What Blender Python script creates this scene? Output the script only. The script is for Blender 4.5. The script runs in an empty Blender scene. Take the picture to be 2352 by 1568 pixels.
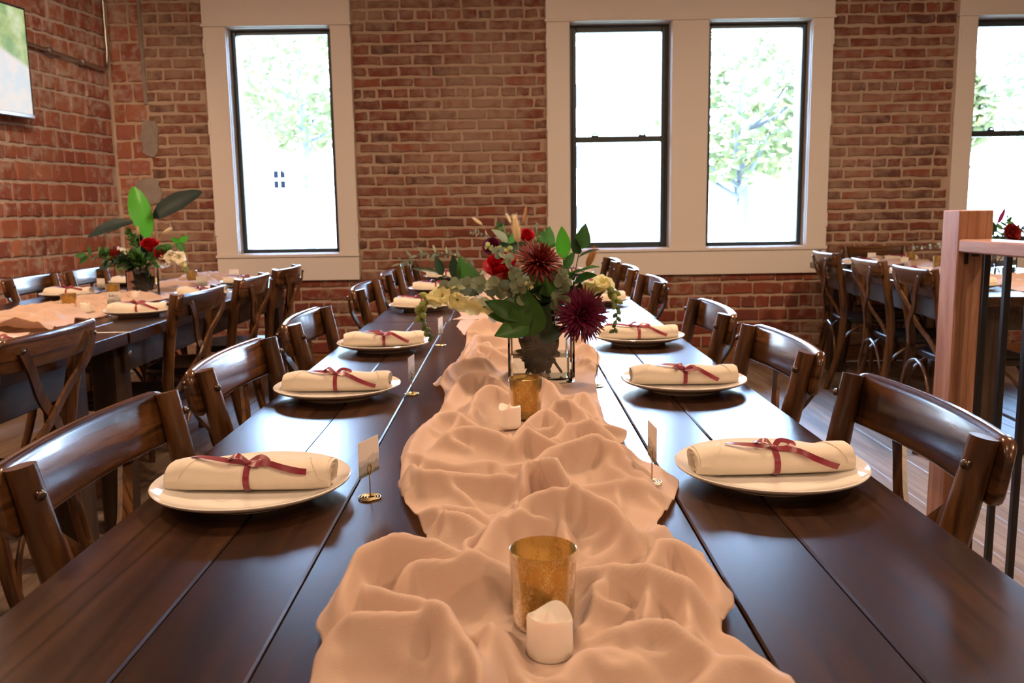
import bpy, bmesh, math, random
import numpy as np
from mathutils import Vector, Matrix

random.seed(7)
RNG = np.random.RandomState(11)
S = bpy.context.scene
COL = S.collection

# ------------------------------------------------------------------ light levels
EXPOSURE = 0.0
SKY = 66.0
SUN = 40.0
SCREEN = 0.9  # glow of the reflection painted on the wall screen
LAMPS = [(-2.6, 2.9, 1.9), (.2, 2.9, 1.6), (2.6, 2.9, 2.0), (-2.2, .3, .6), (0.1, .2, .45), (2.5, .3, 1.1), (-1.2, -1.9, .5), (1.6, -1.9, .85)]   # x, y, share of the power
LAMP_W = 37.0
LAMP_C = (1.0, .66, .42)
SPOT_W = 260.0                   # track spot washing the block wall

# ------------------------------------------------------------------ camera
IW, IH, FPX = 2352.0, 1568.0, 2000.0
YAW, PITCH, ROLL = -0.002174, 0.148448, -0.015296
TZ = 0.76                       # table top height
CZ = TZ + 0.3878                # camera height
def _axes():
    cy, sy = math.cos(YAW), math.sin(YAW)
    f = Vector((-sy*math.cos(PITCH), cy*math.cos(PITCH), -math.sin(PITCH)))
    r0 = Vector((cy, sy, 0)); u0 = r0.cross(f)
    r = math.cos(ROLL)*r0 + math.sin(ROLL)*u0
    u = -math.sin(ROLL)*r0 + math.cos(ROLL)*u0
    return r, u, f
CR, CU, CF = _axes()
CAMP = Vector((0, 0, CZ))
cam_d = bpy.data.cameras.new('camera'); cam = bpy.data.objects.new('camera', cam_d); COL.objects.link(cam)
cam.matrix_world = Matrix(((CR.x, CU.x, -CF.x, 0), (CR.y, CU.y, -CF.y, 0), (CR.z, CU.z, -CF.z, CZ), (0, 0, 0, 1)))
cam_d.sensor_width = 36.0; cam_d.lens = 36.0*FPX/IW; cam_d.clip_start = 0.02; cam_d.clip_end = 300
cam_d.dof.use_dof = True; cam_d.dof.focus_distance = 1.25; cam_d.dof.aperture_fstop = 12.0
S.camera = cam
def ray(px, py):
    return CF + CR*((px-IW/2)/FPX) - CU*((py-IH/2)/FPX)
def on(px, py, z=TZ):           # a measured point of the photograph, at height z
    d = ray(px, py); return CAMP + d*((z-CZ)/d.z)
def at(px, py, Y):              # the same, at distance Y into the room
    d = ray(px, py); return CAMP + d*(Y/d.y)

# ------------------------------------------------------------------ view, world, sun
S.view_settings.view_transform = 'Standard'
S.view_settings.look = 'None'
S.view_settings.gamma = 1.0
S.view_settings.use_curve_mapping = False
S.view_settings.exposure = EXPOSURE
try:
    S.cycles.use_denoising = True
    S.cycles.use_adaptive_sampling = True; S.cycles.adaptive_threshold = .05
    S.cycles.max_bounces = 8; S.cycles.diffuse_bounces = 3; S.cycles.glossy_bounces = 3
    S.cycles.transmission_bounces = 8; S.cycles.transparent_max_bounces = 12
    S.cycles.sample_clamp_indirect = 6.0
    S.cycles.caustics_reflective = False; S.cycles.caustics_refractive = False
except Exception:
    pass
W = bpy.data.worlds.new('sky'); S.world = W; W.use_nodes = True
_n = W.node_tree.nodes; _l = W.node_tree.links
_n.clear()
_out = _n.new('ShaderNodeOutputWorld'); _bg = _n.new('ShaderNodeBackground')
_tc = _n.new('ShaderNodeTexCoord'); _sep = _n.new('ShaderNodeSeparateXYZ'); _cr = _n.new('ShaderNodeValToRGB')
_cr.color_ramp.elements[0].position = 0.0; _cr.color_ramp.elements[0].color = (0.52, 0.70, 1.0, 1)
_cr.color_ramp.elements[1].position = 0.7; _cr.color_ramp.elements[1].color = (0.28, 0.52, 1.0, 1)
_l.new(_tc.outputs['Generated'], _sep.inputs[0]); _l.new(_sep.outputs['Z'], _cr.inputs[0])
_l.new(_cr.outputs[0], _bg.inputs[0]); _bg.inputs[1].default_value = SKY
_l.new(_bg.outputs[0], _out.inputs[0])
sun_d = bpy.data.lights.new('sun', 'SUN'); sun_d.energy = SUN; sun_d.angle = 0.01; sun_d.color = (1.0, 0.96, 0.88)
sun = bpy.data.objects.new('sun', sun_d); COL.objects.link(sun)
sun.rotation_euler = (math.radians(38), 0, math.radians(-28))   # high, from behind the building

# ------------------------------------------------------------------ object helpers
def tag(o, label=None, cat=None, group=None, kind=None):
    if label: o['label'] = label
    if cat: o['category'] = cat
    if group: o['group'] = group
    if kind: o['kind'] = kind
    return o
def thing(name, label, cat, loc=(0, 0, 0), rz=0.0, group=None):
    o = bpy.data.objects.new(name, None); COL.objects.link(o)
    o.empty_display_size = 0.05
    o.location = loc; o.rotation_euler = (0, 0, rz)
    return tag(o, label, cat, group)
def inst(name, me, parent=None, loc=(0, 0, 0), rot=(0, 0, 0), scale=(1, 1, 1)):
    o = bpy.data.objects.new(name, me); COL.objects.link(o)
    o.location = loc; o.rotation_euler = rot; o.scale = scale
    if parent is not None: o.parent = parent
    return o
def inst_m(name, me, parent, M):
    o = bpy.data.objects.new(name, me); COL.objects.link(o)
    if parent is not None: o.parent = parent
    o.matrix_local = M
    return o
def copy_tree(o, parent=None):
    c = o.copy(); COL.objects.link(c); c.parent = parent
    for ch in list(o.children): copy_tree(ch, c)
    return c

class MB:
    """collects shapes and links them as ONE mesh"""
    def __init__(self): self.v = []; self.f = []
    def add(self, vs, fs, M=None):
        b = len(self.v)
        for p in vs:
            p = Vector(p)
            self.v.append(tuple(M @ p) if M is not None else tuple(p))
        self.f += [tuple(i+b for i in q) for q in fs]
        return self
    def box(self, x0, x1, y0, y1, z0, z1, M=None):
        vs = [(x0,y0,z0),(x1,y0,z0),(x1,y1,z0),(x0,y1,z0),(x0,y0,z1),(x1,y0,z1),(x1,y1,z1),(x0,y1,z1)]
        return self.add(vs, [(0,3,2,1),(4,5,6,7),(0,1,5,4),(1,2,6,5),(2,3,7,6),(3,0,4,7)], M)
    def bbox(self, x0, x1, y0, y1, z0, z1, b=.003, M=None):   # chamfered box
        vs, fs = _chamfer(x1-x0, y1-y0, z1-z0, b)
        T = Matrix.Translation(((x0+x1)/2, (y0+y1)/2, (z0+z1)/2))
        return self.add(vs, fs, (M @ T) if M is not None else T)
    def tube(self, pts, rad, n=8, caps=True, sq=1.0, up=None):
        pts = [Vector(p) for p in pts]; m = len(pts)
        if not hasattr(rad, '__len__'): rad = [rad]*m
        prev = Vector(up) if up else None
        vs = []
        for i, p in enumerate(pts):
            t = (pts[min(i+1, m-1)] - pts[max(i-1, 0)])
            if t.length < 1e-9: t = Vector((0, 0, 1))
            t.normalize()
            if prev is None:
                prev = Vector((1, 0, 0)) if abs(t.x) < .8 else Vector((0, 1, 0))
            a = (prev - t*prev.dot(t))
            if a.length < 1e-6: a = t.orthogonal()
            a.normalize(); b = t.cross(a); prev = a
            for k in range(n):
                th = 2*math.pi*k/n
                vs.append(p + a*(math.cos(th)*rad[i]) + b*(math.sin(th)*rad[i]*sq))
        fs = []
        for i in range(m-1):
            for k in range(n):
                fs.append((i*n+k, i*n+(k+1) % n, (i+1)*n+(k+1) % n, (i+1)*n+k))
        if caps:
            fs.append(tuple(reversed(range(n)))); fs.append(tuple((m-1)*n+k for k in range(n)))
        return self.add(vs, fs)
    def lathe(self, prof, n=32, M=None, close=False):
        vs = []; fs = []
        m = len(prof)
        for r, z in prof:
            for k in range(n):
                th = 2*math.pi*k/n
                vs.append((r*math.cos(th), r*math.sin(th), z))
        for i in range(m-1 if not close else m):
            j = (i+1) % m
            for k in range(n):
                fs.append((i*n+k, i*n+(k+1) % n, j*n+(k+1) % n, j*n+k))
        return self.add(vs, fs, M)
    def grid(self, nu, nv, fn, M=None, loop_u=False):
        vs = [fn(i/(nu if loop_u else nu-1), j/(nv-1)) for j in range(nv) for i in range(nu)]
        fs = []
        for j in range(nv-1):
            for i in range(nu if loop_u else nu-1):
                i2 = (i+1) % nu
                fs.append((j*nu+i, j*nu+i2, (j+1)*nu+i2, (j+1)*nu+i))
        return self.add(vs, fs, M)
    def strip(self, pts, width, thick, up=(0, 0, 1)):
        """flat band along pts; 'up' is the band's face normal (or a list of them)"""
        pts = [Vector(p) for p in pts]; m = len(pts); vs = []; fs = []
        for i, p in enumerate(pts):
            t = (pts[min(i+1, m-1)] - pts[max(i-1, 0)]).normalized()
            u = Vector(up[i] if isinstance(up, list) else up)
            s = t.cross(u)
            if s.length < 1e-6: s = t.orthogonal()
            s.normalize(); nrm = s.cross(t).normalized()
            w = (width[i] if hasattr(width, '__len__') else width)/2; h = thick/2
            vs += [p+s*w+nrm*h, p-s*w+nrm*h, p-s*w-nrm*h, p+s*w-nrm*h]
        for i in range(m-1):
            for k in range(4):
                fs.append((i*4+k, i*4+(k+1) % 4, (i+1)*4+(k+1) % 4, (i+1)*4+k))
        fs.append((3, 2, 1, 0)); q = (m-1)*4; fs.append((q, q+1, q+2, q+3))
        return self.add(vs, fs)
    def mesh(self, name, mat=None, smooth=40):
        me = bpy.data.meshes.new(name); me.from_pydata([tuple(p) for p in self.v], [], self.f); me.update()
        fin(me, mat, smooth); return me
    def build(self, name, mat=None, parent=None, smooth=40, loc=(0, 0, 0), rot=(0, 0, 0)):
        return inst(name, self.mesh(name, mat, smooth), parent, loc, rot)
def fin(me, mat, smooth=40):
    if mat is not None: me.materials.append(mat)
    if smooth:
        me.polygons.foreach_set('use_smooth', [True]*len(me.polygons))
        if smooth < 180:
            try: me.set_sharp_from_angle(angle=math.radians(smooth))
            except Exception: pass
    me.update()
_ch_cache = {}
def _chamfer(sx, sy, sz, b):
    key = (round(sx, 5), round(sy, 5), round(sz, 5), round(b, 5))
    if key in _ch_cache: return _ch_cache[key]
    hx, hy, hz = sx/2, sy/2, sz/2
    b = min(b, hx*.49, hy*.49, hz*.49)
    vs = []; idx = {}
    for a in (0, 1, 2):
        for s0 in (-1, 1):
            for s1 in (-1, 1):
                for s2 in (-1, 1):
                    s = (s0, s1, s2)
                    h = [hx-b, hy-b, hz-b]; h[a] = (hx, hy, hz)[a]
                    idx[(a, s)] = len(vs); vs.append((s0*h[0], s1*h[1], s2*h[2]))
    bm = bmesh.new()
    for v in vs: bm.verts.new(v)
    r = bmesh.ops.convex_hull(bm, input=bm.verts[:])
    bmesh.ops.dissolve_limit(bm, angle_limit=.01, verts=bm.verts[:], edges=bm.edges[:])
    bm.verts.index_update(); bm.normal_update()
    out = ([tuple(v.co) for v in bm.verts], [tuple(v.index for v in f.verts) for f in bm.faces])
    bm.free(); _ch_cache[key] = out
    return out
def spline(pts, n):
    """Catmull-Rom through pts, n samples"""
    P = [Vector(p) for p in pts]
    if len(P) == 2: return [P[0].lerp(P[1], i/(n-1)) for i in range(n)]
    Q = [P[0]*2-P[1]] + P + [P[-1]*2-P[-2]]
    out = []
    for i in range(n):
        t = i/(n-1)*(len(P)-1); k = min(int(t), len(P)-2); t -= k
        a, b, c, d = Q[k], Q[k+1], Q[k+2], Q[k+3]
        out.append(.5*((2*b) + (c-a)*t + (2*a-5*b+4*c-d)*t*t + (3*b-a-3*c+d)*t*t*t))
    return out
def frame_m(p, d, up=(0, 0, 1), s=1.0):
    """matrix at p with local +Y along d and local +Z towards up"""
    d = Vector(d).normalized(); u = Vector(up)
    x = d.cross(u)
    if x.length < 1e-5: x = d.orthogonal()
    x.normalize(); z = x.cross(d)
    M = Matrix(((x.x, d.x, z.x, p[0]), (x.y, d.y, z.y, p[1]), (x.z, d.z, z.z, p[2]), (0, 0, 0, 1)))
    return M @ Matrix.Scale(s, 4)

# ------------------------------------------------------------------ materials
class NT:
    def __init__(self, name):
        self.m = bpy.data.materials.new(name); self.m.use_nodes = True
        self.n = self.m.node_tree.nodes; self.l = self.m.node_tree.links
        self.n.clear(); self.o = self.n.new('ShaderNodeOutputMaterial')
    def N(self, t, **k):
        n = self.n.new('ShaderNode'+t)
        for a, b in k.items(): setattr(n, a, b)
        return n
    def L(self, a, b): self.l.new(a, b)
    def bsdf(self, color=(.8, .8, .8), rough=.5, metal=0, **kw):
        b = self.N('BsdfPrincipled')
        b.inputs['Base Color'].default_value = (*color, 1); b.inputs['Roughness'].default_value = rough
        b.inputs['Metallic'].default_value = metal
        for k, v in kw.items():
            k = k.replace('_', ' ')
            if k in b.inputs:
                b.inputs[k].default_value = v if not isinstance(v, tuple) else (*v, 1)
        self.L(b.outputs[0], self.o.inputs[0]); self.b = b
        return b
    def coord(self, kind='Object', scale=(1, 1, 1), rnd=0.0):
        if kind == 'World': out = self.N('NewGeometry').outputs['Position']
        else: out = self.N('TexCoord').outputs[kind]
        if rnd:
            oi = self.N('ObjectInfo'); va = self.N('VectorMath', operation='MULTIPLY_ADD')
            cx = self.N('CombineXYZ')
            for i, k in enumerate((1.0, 1.7, 2.3)):
                mm = self.N('Math', operation='MULTIPLY'); mm.inputs[1].default_value = rnd*k
                self.L(oi.outputs['Random'], mm.inputs[0]); self.L(mm.outputs[0], cx.inputs[i])
            ad = self.N('VectorMath', operation='ADD'); self.L(out, ad.inputs[0]); self.L(cx.outputs[0], ad.inputs[1]); out = ad.outputs[0]
            self.n.remove(va)
        mp = self.N('Mapping'); mp.inputs['Scale'].default_value = scale
        self.L(out, mp.inputs[0]); return mp.outputs[0]
    def noise(self, vec, scale=5, detail=4, rough=.55, dist=0):
        n = self.N('TexNoise'); n.inputs['Scale'].default_value = scale; n.inputs['Detail'].default_value = detail
        n.inputs['Roughness'].default_value = rough; n.inputs['Distortion'].default_value = dist
        if vec is not None: self.L(vec, n.inputs['Vector'])
        return n.outputs['Fac']
    def ramp(self, fac, stops, interp='LINEAR'):
        r = self.N('ValToRGB'); e = r.color_ramp.elements; r.color_ramp.interpolation = interp
        while len(e) < len(stops): e.new(.5)
        for k, (p, c) in enumerate(stops):
            e[k].position = p; e[k].color = (*c, 1) if len(c) == 3 else c
        self.L(fac, r.inputs[0]); return r.outputs[0]
    def mix(self, fac, a, b, blend='MIX'):
        m = self.N('Mix', data_type='RGBA', blend_type=blend)
        for sock, v in ((m.inputs[0], fac), (m.inputs[6], a), (m.inputs[7], b)):
            if hasattr(v, 'links') or hasattr(v, 'is_output'): self.L(v, sock)
            elif hasattr(v, '__len__'): sock.default_value = (*v, 1)
            else: sock.default_value = v
        return m.outputs[2]
    def math(self, op, a, b=0.0):
        m = self.N('Math', operation=op)
        for s, v in ((m.inputs[0], a), (m.inputs[1], b)):
            if hasattr(v, 'is_output'): self.L(v, s)
            else: s.default_value = v
        return m.outputs[0]
    def bump(self, h, strength=.3, dist=.01, normal=None):
        b = self.N('Bump'); b.inputs['Strength'].default_value = strength; b.inputs['Distance'].default_value = dist
        self.L(h, b.inputs['Height'])
        return b.outputs[0]
def plain(name, color, rough=.5, metal=0, **kw):
    t = NT(name); t.bsdf(color, rough, metal, **kw); return t.m
def wood(name, dark, mid, light, axis='y', rough=.3, grain=1.0, rnd=7.0, coat=0.0, bump=.08, spec=.5, world=False):
    t = NT(name); b = t.bsdf(mid, rough, 0, Coat_Weight=coat, Coat_Roughness=.08, Specular_IOR_Level=spec)
    sc = {'x': (.9, 9, 9), 'y': (9, .9, 9), 'z': (9, 9, .9)}[axis]
    v = t.coord('World' if world else 'Object', sc, 0 if world else rnd)
    a = t.noise(v, 1.6*grain, 3, .5, 1.2)
    w = t.N('TexWave', wave_type='BANDS', bands_direction={'x': 'Z', 'y': 'X', 'z': 'X'}[axis])
    w.inputs['Scale'].default_value = 1.1*grain; w.inputs['Distortion'].default_value = 7; w.inputs['Detail'].default_value = 3
    w.inputs['Detail Scale'].default_value = 1.2
    t.L(v, w.inputs['Vector'])
    fine = t.noise(v, 14*grain, 4, .6)
    c = t.ramp(a, [(.3, dark), (.52, mid), (.75, light)])
    c = t.mix(t.ramp(w.outputs['Fac'], [(.0, (.75,)*3), (.14, (.0,)*3)]), c, dark)
    c = t.mix(t.ramp(fine, [(.45, (0,)*3), (.75, (.55,)*3)]), c, dark)
    t.L(c, b.inputs['Base Color'])
    t.L(t.bump(fine, bump, .002), b.inputs['Normal'])
    return t.m
def brick_mat(name, tones, mortar, smear=.5, scale=1.0):
    t = NT(name); b = t.bsdf(tones[0], .92, 0, Specular_IOR_Level=.25)
    v = t.coord('World', (1, 1, 1))
    oi = t.N('ObjectInfo').outputs['Random']; gi = t.N('NewGeometry').outputs['Random Per Island']
    r = t.math('FRACT', t.math('ADD', oi, t.math('MULTIPLY', gi, 7.13)))
    n = len(tones)
    c = t.ramp(r, [(i/n, q) for i, q in enumerate(tones)], 'CONSTANT')
    n1 = t.noise(v, 16, 5, .6); n2 = t.noise(v, 60, 3, .6); big = t.noise(v, 1.15, 3, .5)
    c = t.mix(t.ramp(n1, [(.35, (.0,)*3), (.75, (.5,)*3)]), c, tuple(x*.55 for x in tones[0]))
    mk = t.ramp(t.math('ADD', t.math('MULTIPLY', n1, .75), t.math('MULTIPLY', big, .75)), [(.80-.16*smear, (0,)*3), (1.0-.1*smear, (.85,)*3)])
    c = t.mix(mk, c, mortar)
    t.L(c, b.inputs['Base Color'])
    t.L(t.bump(t.math('ADD', n1, t.math('MULTIPLY', n2, .5)), .55, .006), b.inputs['Normal'])
    return t.m
def mortar_mat(name, c0, c1):
    t = NT(name); b = t.bsdf(c0, .95, 0, Specular_IOR_Level=.2); v = t.coord('World')
    n1 = t.noise(v, 14, 6, .65); n2 = t.noise(v, 2.2, 3, .5)
    t.L(t.mix(t.ramp(t.math('ADD', t.math('MULTIPLY', n1, .6), t.math('MULTIPLY', n2, .4)), [(.38, (0,)*3), (.62, (1,)*3)]), c0, c1), b.inputs['Base Color'])
    t.L(t.bump(n1, .8, .012), b.inputs['Normal']); return t.m
def cloth_mat(name, color, trans, weave=900, tcol=None, bump=.28):
    t = NT(name); b = t.bsdf(color, .95, 0, Sheen_Weight=.25, Specular_IOR_Level=.15)
    v = t.coord('Object')
    n = t.noise(v, weave, 1, .5); n2 = t.noise(v, 35, 3, .5)
    c = t.mix(t.ramp(n2, [(.3, (0,)*3), (.7, (.22,)*3)]), color, tuple(x*.78 for x in color))
    t.L(c, b.inputs['Base Color'])
    t.L(t.bump(t.math('ADD', t.math('MULTIPLY', n, .4), n2), bump, .003), b.inputs['Normal'])
    if trans > 0:
        tr = t.N('BsdfTranslucent'); tr.inputs[0].default_value = (*(tcol or color), 1)
        mx = t.N('MixShader'); mx.inputs[0].default_value = trans
        t.L(b.outputs[0], mx.inputs[1]); t.L(tr.outputs[0], mx.inputs[2]); t.L(mx.outputs[0], t.o.inputs[0])
    return t.m
def leaf_mat(name, color, trans=.4, rough=.4, vary=.35, spec=.4):
    t = NT(name); b = t.bsdf(color, rough, 0, Specular_IOR_Level=spec)
    oi = t.N('ObjectInfo').outputs['Random']; v = t.coord('Object')
    n = t.noise(v, 60, 3)
    k = t.math('ADD', t.math('MULTIPLY', oi, .6), t.math('MULTIPLY', n, .4))
    c = t.ramp(k, [(.2, tuple(x*(1-vary) for x in color)), (.8, tuple(min(1, x*(1+vary)) for x in color))])
    t.L(c, b.inputs['Base Color'])
    tr = t.N('BsdfTranslucent'); mx = t.N('MixShader'); mx.inputs[0].default_value = trans
    t.L(c, tr.inputs[0]); t.L(b.outputs[0], mx.inputs[1]); t.L(tr.outputs[0], mx.inputs[2]); t.L(mx.outputs[0], t.o.inputs[0])
    return t.m
MT = {}
MT['table'] = wood('dark_stained_table_wood', (.013, .005, .0025), (.038, .015, .0065), (.075, .034, .015), 'y', .265, .8, coat=.0, bump=.05, spec=.6)
MT['apron'] = wood('dark_stained_apron_wood', (.03, .018, .010), (.06, .036, .02), (.085, .053, .03), 'y', .42, 1.0)
MT['leg_wood'] = wood('dark_stained_leg_wood', (.022, .012, .007), (.05, .028, .016), (.075, .045, .026), 'z', .45, 1.0)
MT['chair_x'] = wood('brown_chair_wood_rail', (.022, .008, .003), (.115, .046, .015), (.20, .09, .032), 'x', .25, .8, coat=.25, bump=.12)
MT['chair_z'] = wood('brown_chair_wood_upright', (.03, .011, .004), (.115, .047, .015), (.18, .082, .03), 'z', .28, 1.0, coat=.2, bump=.1)
MT['seat'] = plain('black_brown_seat', (.012, .009, .008), .3)
MT['bolt'] = plain('dark_metal_bolt', (.13, .10, .08), .3, 1.0)
MT['chrome'] = plain('bright_metal_bolt', (.7, .7, .7), .25, 1.0)
MT['floor'] = wood('greyed_oak_floor', (.16, .11, .075), (.27, .20, .145), (.36, .28, .21), 'y', .42, .6, rnd=13.0, bump=.1)
MT['brick'] = brick_mat('red_brick', [(.28, .085, .05), (.23, .075, .05), (.18, .075, .055), (.31, .10, .058), (.135, .066, .055), (.25, .11, .078), (.21, .062, .04)], (.40, .28, .205), 1.0)
MT['brick_low'] = brick_mat('dark_red_brick', [(.26, .065, .04), (.22, .055, .035), (.29, .085, .05), (.19, .06, .045)], (.40, .30, .22), .45)
MT['block'] = brick_mat('terracotta_block', [(.38, .135, .085), (.34, .115, .072), (.40, .16, .10), (.29, .095, .068), (.37, .14, .10)], (.58, .48, .42), .3)
MT['mortar'] = mortar_mat('sandy_mortar', (.46, .335, .245), (.55, .42, .32))
MT['mortar_g'] = mortar_mat('grey_mortar', (.50, .42, .37), (.64, .56, .50))
MT['trim'] = plain('cream_painted_trim', (.86, .80, .74), .45)
MT['plaster'] = plain('warm_plaster', (.55, .45, .36), .9)
MT['ceil'] = plain('timber_ceiling', (.30, .21, .14), .8)
MT['frame'] = plain('dark_green_black_window_frame', (.04, .055, .06), .35)
MT['base'] = wood('varnished_baseboard', (.14, .055, .02), (.26, .11, .04), (.34, .16, .07), 'x', .4, 1.0)
MT['post'] = wood('pale_fir_post', (.30, .13, .07), (.44, .22, .13), (.52, .30, .19), 'z', .5, 1.3, bump=.05)
MT['rail'] = wood('pale_fir_rail', (.30, .14, .08), (.46, .25, .16), (.54, .33, .22), 'y', .45, 1.3, bump=.05)
MT['black'] = plain('black_painted_metal', (.012, .012, .014), .35)
MT['porcelain'] = plain('white_porcelain', (.86, .83, .79), .09, 0, Coat_Weight=.3, Coat_Roughness=.03)
MT['linen'] = cloth_mat('cream_linen', (.84, .75, .63), .12, 700)
MT['ribbon'] = plain('burgundy_satin', (.22, .004, .022), .34, 0, Sheen_Weight=.4)
MT['runner'] = cloth_mat('blush_gauze', (.84, .665, .545), .42, 900, (.86, .60, .43))
MT['wax'] = NT('white_plastic_wax'); MT['wax'].bsdf((.86, .80, .74), .5, 0, Subsurface_Weight=.35, Subsurface_Scale=.01); MT['wax'] = MT['wax'].m
MT['gold'] = plain('gold_wire', (.75, .56, .25), .22, 1.0)
MT['steel'] = plain('galvanised_steel', (.45, .44, .42), .35, 1.0)
MT['plastic'] = plain('black_plastic', (.015, .015, .016), .4)
MT['silver'] = plain('silver_plastic', (.6, .6, .58), .3, .6)
MT['stem'] = leaf_mat('green_stem', (.07, .12, .035), .15)
MT['stem_br'] = plain('woody_stem', (.16, .10, .05), .7)
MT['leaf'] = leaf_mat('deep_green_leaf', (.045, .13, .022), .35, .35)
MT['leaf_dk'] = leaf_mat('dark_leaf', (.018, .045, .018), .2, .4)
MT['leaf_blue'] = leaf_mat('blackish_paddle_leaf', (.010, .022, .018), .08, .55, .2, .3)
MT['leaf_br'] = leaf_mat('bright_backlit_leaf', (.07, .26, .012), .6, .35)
MT['euca'] = leaf_mat('dusty_eucalyptus_leaf', (.21, .25, .15), .3, .6, .25)
MT['euca_y'] = leaf_mat('yellow_green_eucalyptus_leaf', (.32, .33, .10), .4, .6, .25)
MT['snap'] = leaf_mat('pale_yellow_blossom', (.82, .76, .40), .45, .6, .15)
MT['snap_w'] = leaf_mat('cream_white_blossom', (.86, .80, .62), .4, .6, .1)
MT['bud'] = leaf_mat('green_yellow_bud', (.36, .42, .13), .4, .5, .25)
MT['bud_g'] = leaf_mat('green_bud', (.16, .24, .08), .35, .5, .25)
MT['rose'] = leaf_mat('red_rose_petal', (.42, .004, .012), .25, .45, .25)
MT['mum_r'] = leaf_mat('bronze_red_petal', (.30, .022, .018), .3, .5, .35)
MT['mum_p'] = leaf_mat('burgundy_petal', (.13, .008, .038), .22, .5, .35)
MT['tail'] = leaf_mat('straw_fluff', (.92, .78, .54), .5, .8, .15)
MT['straw'] = plain('straw_stem', (.55, .38, .18), .7)
MT['dried'] = leaf_mat('dried_brown_husk', (.45, .24, .09), .3, .7, .3)
def glassy(name, color, rough, ior):
    t = NT(name); t.bsdf(color, rough, 0, Transmission_Weight=1.0, IOR=ior); return t.m
MT['glass'] = glassy('clear_glass', (.95, .985, .97), 0.0, 1.45)
MT['water'] = glassy('vase_water', (.90, .94, .93), 0.0, 1.33)
def pane_mat():
    t = NT('window_glass'); tr = t.N('BsdfTransparent'); tr.inputs[0].default_value = (.96, .98, .975, 1)
    g = t.N('BsdfGlossy'); g.inputs['Roughness'].default_value = 0.0; lw = t.N('Fresnel'); lw.inputs[0].default_value = 1.45
    mx = t.N('MixShader'); t.L(lw.outputs[0], mx.inputs[0]); t.L(tr.outputs[0], mx.inputs[1]); t.L(g.outputs[0], mx.inputs[2])
    t.L(mx.outputs[0], t.o.inputs[0]); return t.m
MT['pane'] = pane_mat()
def mercury():
    t = NT('amber_mercury_glass')
    g = t.N('BsdfPrincipled'); g.inputs['Base Color'].default_value = (.88, .62, .20, 1); g.inputs['Roughness'].default_value = .12
    g.inputs['Transmission Weight'].default_value = .85; g.inputs['IOR'].default_value = 1.2
    m = t.N('BsdfPrincipled'); m.inputs['Base Color'].default_value = (.70, .55, .28, 1); m.inputs['Metallic'].default_value = 1; m.inputs['Roughness'].default_value = .22
    v = t.coord('Object', (1, 1, .6)); n = t.noise(v, 620, 2, .5); n2 = t.noise(v, 90, 2, .5)
    f = t.ramp(t.math('ADD', t.math('MULTIPLY', n, .6), t.math('MULTIPLY', n2, .4)), [(.50, (.07,)*3), (.64, (.7,)*3)])
    mx = t.N('MixShader'); t.L(f, mx.inputs[0]); t.L(g.outputs[0], mx.inputs[1]); t.L(m.outputs[0], mx.inputs[2]); t.L(mx.outputs[0], t.o.inputs[0])
    bp = t.bump(n, .3, .001); t.L(bp, m.inputs['Normal'])
    return t.m
MT['mercury'] = mercury()

# ------------------------------------------------------------------ the room
D = 6.42                         # inner face of the back wall
CEIL = 3.45
LWX = -2.82; LSL = math.tan(math.radians(9.0))     # the left wall runs 9 degrees off square
XR, YF = 6.6, -3.6               # right wall, wall behind the camera
SILL, HEAD, APR = .862, 2.46, .668
def lw_x(y): return LWX - (D - y)*LSL

# floor of planks
fl = thing('floor', None, None); fl['kind'] = 'structure'
MB().box(-4.8, XR+.2, YF-.2, D+.3, -.06, -.012).build('subfloor', MT['leg_wood'], fl)
_pk = {}
for i in range(int((XR+4.6)/.2)+1):
    x0 = -4.6 + i*.2; y = YF - random.random()*2.0
    while y < D:
        ln = random.choice((2.2, 2.8, 3.4, 3.9))
        y1 = min(y+ln, D); y0 = max(y, YF)
        if y1-y0 > .25 and x0 < XR:
            k = round(y1-y0, 2)
            if k not in _pk:
                _pk[k] = MB().bbox(-.099, .099, -k/2+.0008, k/2-.0008, -.012, 0, .0018).mesh('floor_plank', MT['floor'], 30)
            inst('plank', _pk[k], fl, (x0+.1, (y0+y1)/2, 0))
        y += ln
c = MB().box(-4.8, XR+.2, YF-.2, D+.3, CEIL, CEIL+.1)
for k in range(7): c.box(-4.8, XR+.2, -3+k*1.45, -2.86+k*1.45, CEIL-.16, CEIL)
c.build('ceiling', MT['ceil'])['kind'] = 'structure'

MT['cement'] = mortar_mat('old_grey_cement', (.26, .22, .19), (.36, .31, .28))
# back wall with window openings
WIN = [  # (trim left, trim right, openings)
    (-2.13, -1.096, [(-1.973, -1.236, 'fixed')]),
    (.290, 2.320, [(.451, 1.179, 'hung'), (1.440, 2.173, 'fixed')]),
    (3.206, 5.20, [(3.339, 4.07, 'hung'), (4.33, 5.06, 'fixed')])]
OPEN = [(a, b) for w in WIN for (a, b, k) in w[2]]
def slab_with_openings(x0, x1, z0, z1, y0, y1):
    m = MB(); xs = sorted({x0, x1, *[q for o in OPEN for q in o if x0 < q < x1]})
    for a, b in zip(xs, xs[1:]):
        hole = any(o[0]-1e-6 <= a and b <= o[1]+1e-6 for o in OPEN)
        if hole and z1 > SILL:
            if SILL > z0: m.box(a, b, y0, y1, z0, SILL)
            m.box(a, b, y0, y1, HEAD, z1)
        else: m.box(a, b, y0, y1, z0, z1)
    return m
BSPLIT = .652
wb = slab_with_openings(LWX-.4, XR+.2, BSPLIT, CEIL, D+.010, D+.34).build('wall_back', MT['mortar']); wb['kind'] = 'structure'
wl = MB().box(LWX-.4, XR+.2, D+.012, D+.34, 0, BSPLIT).build('wall_back_base', MT['mortar']); wl['kind'] = 'structure'

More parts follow.
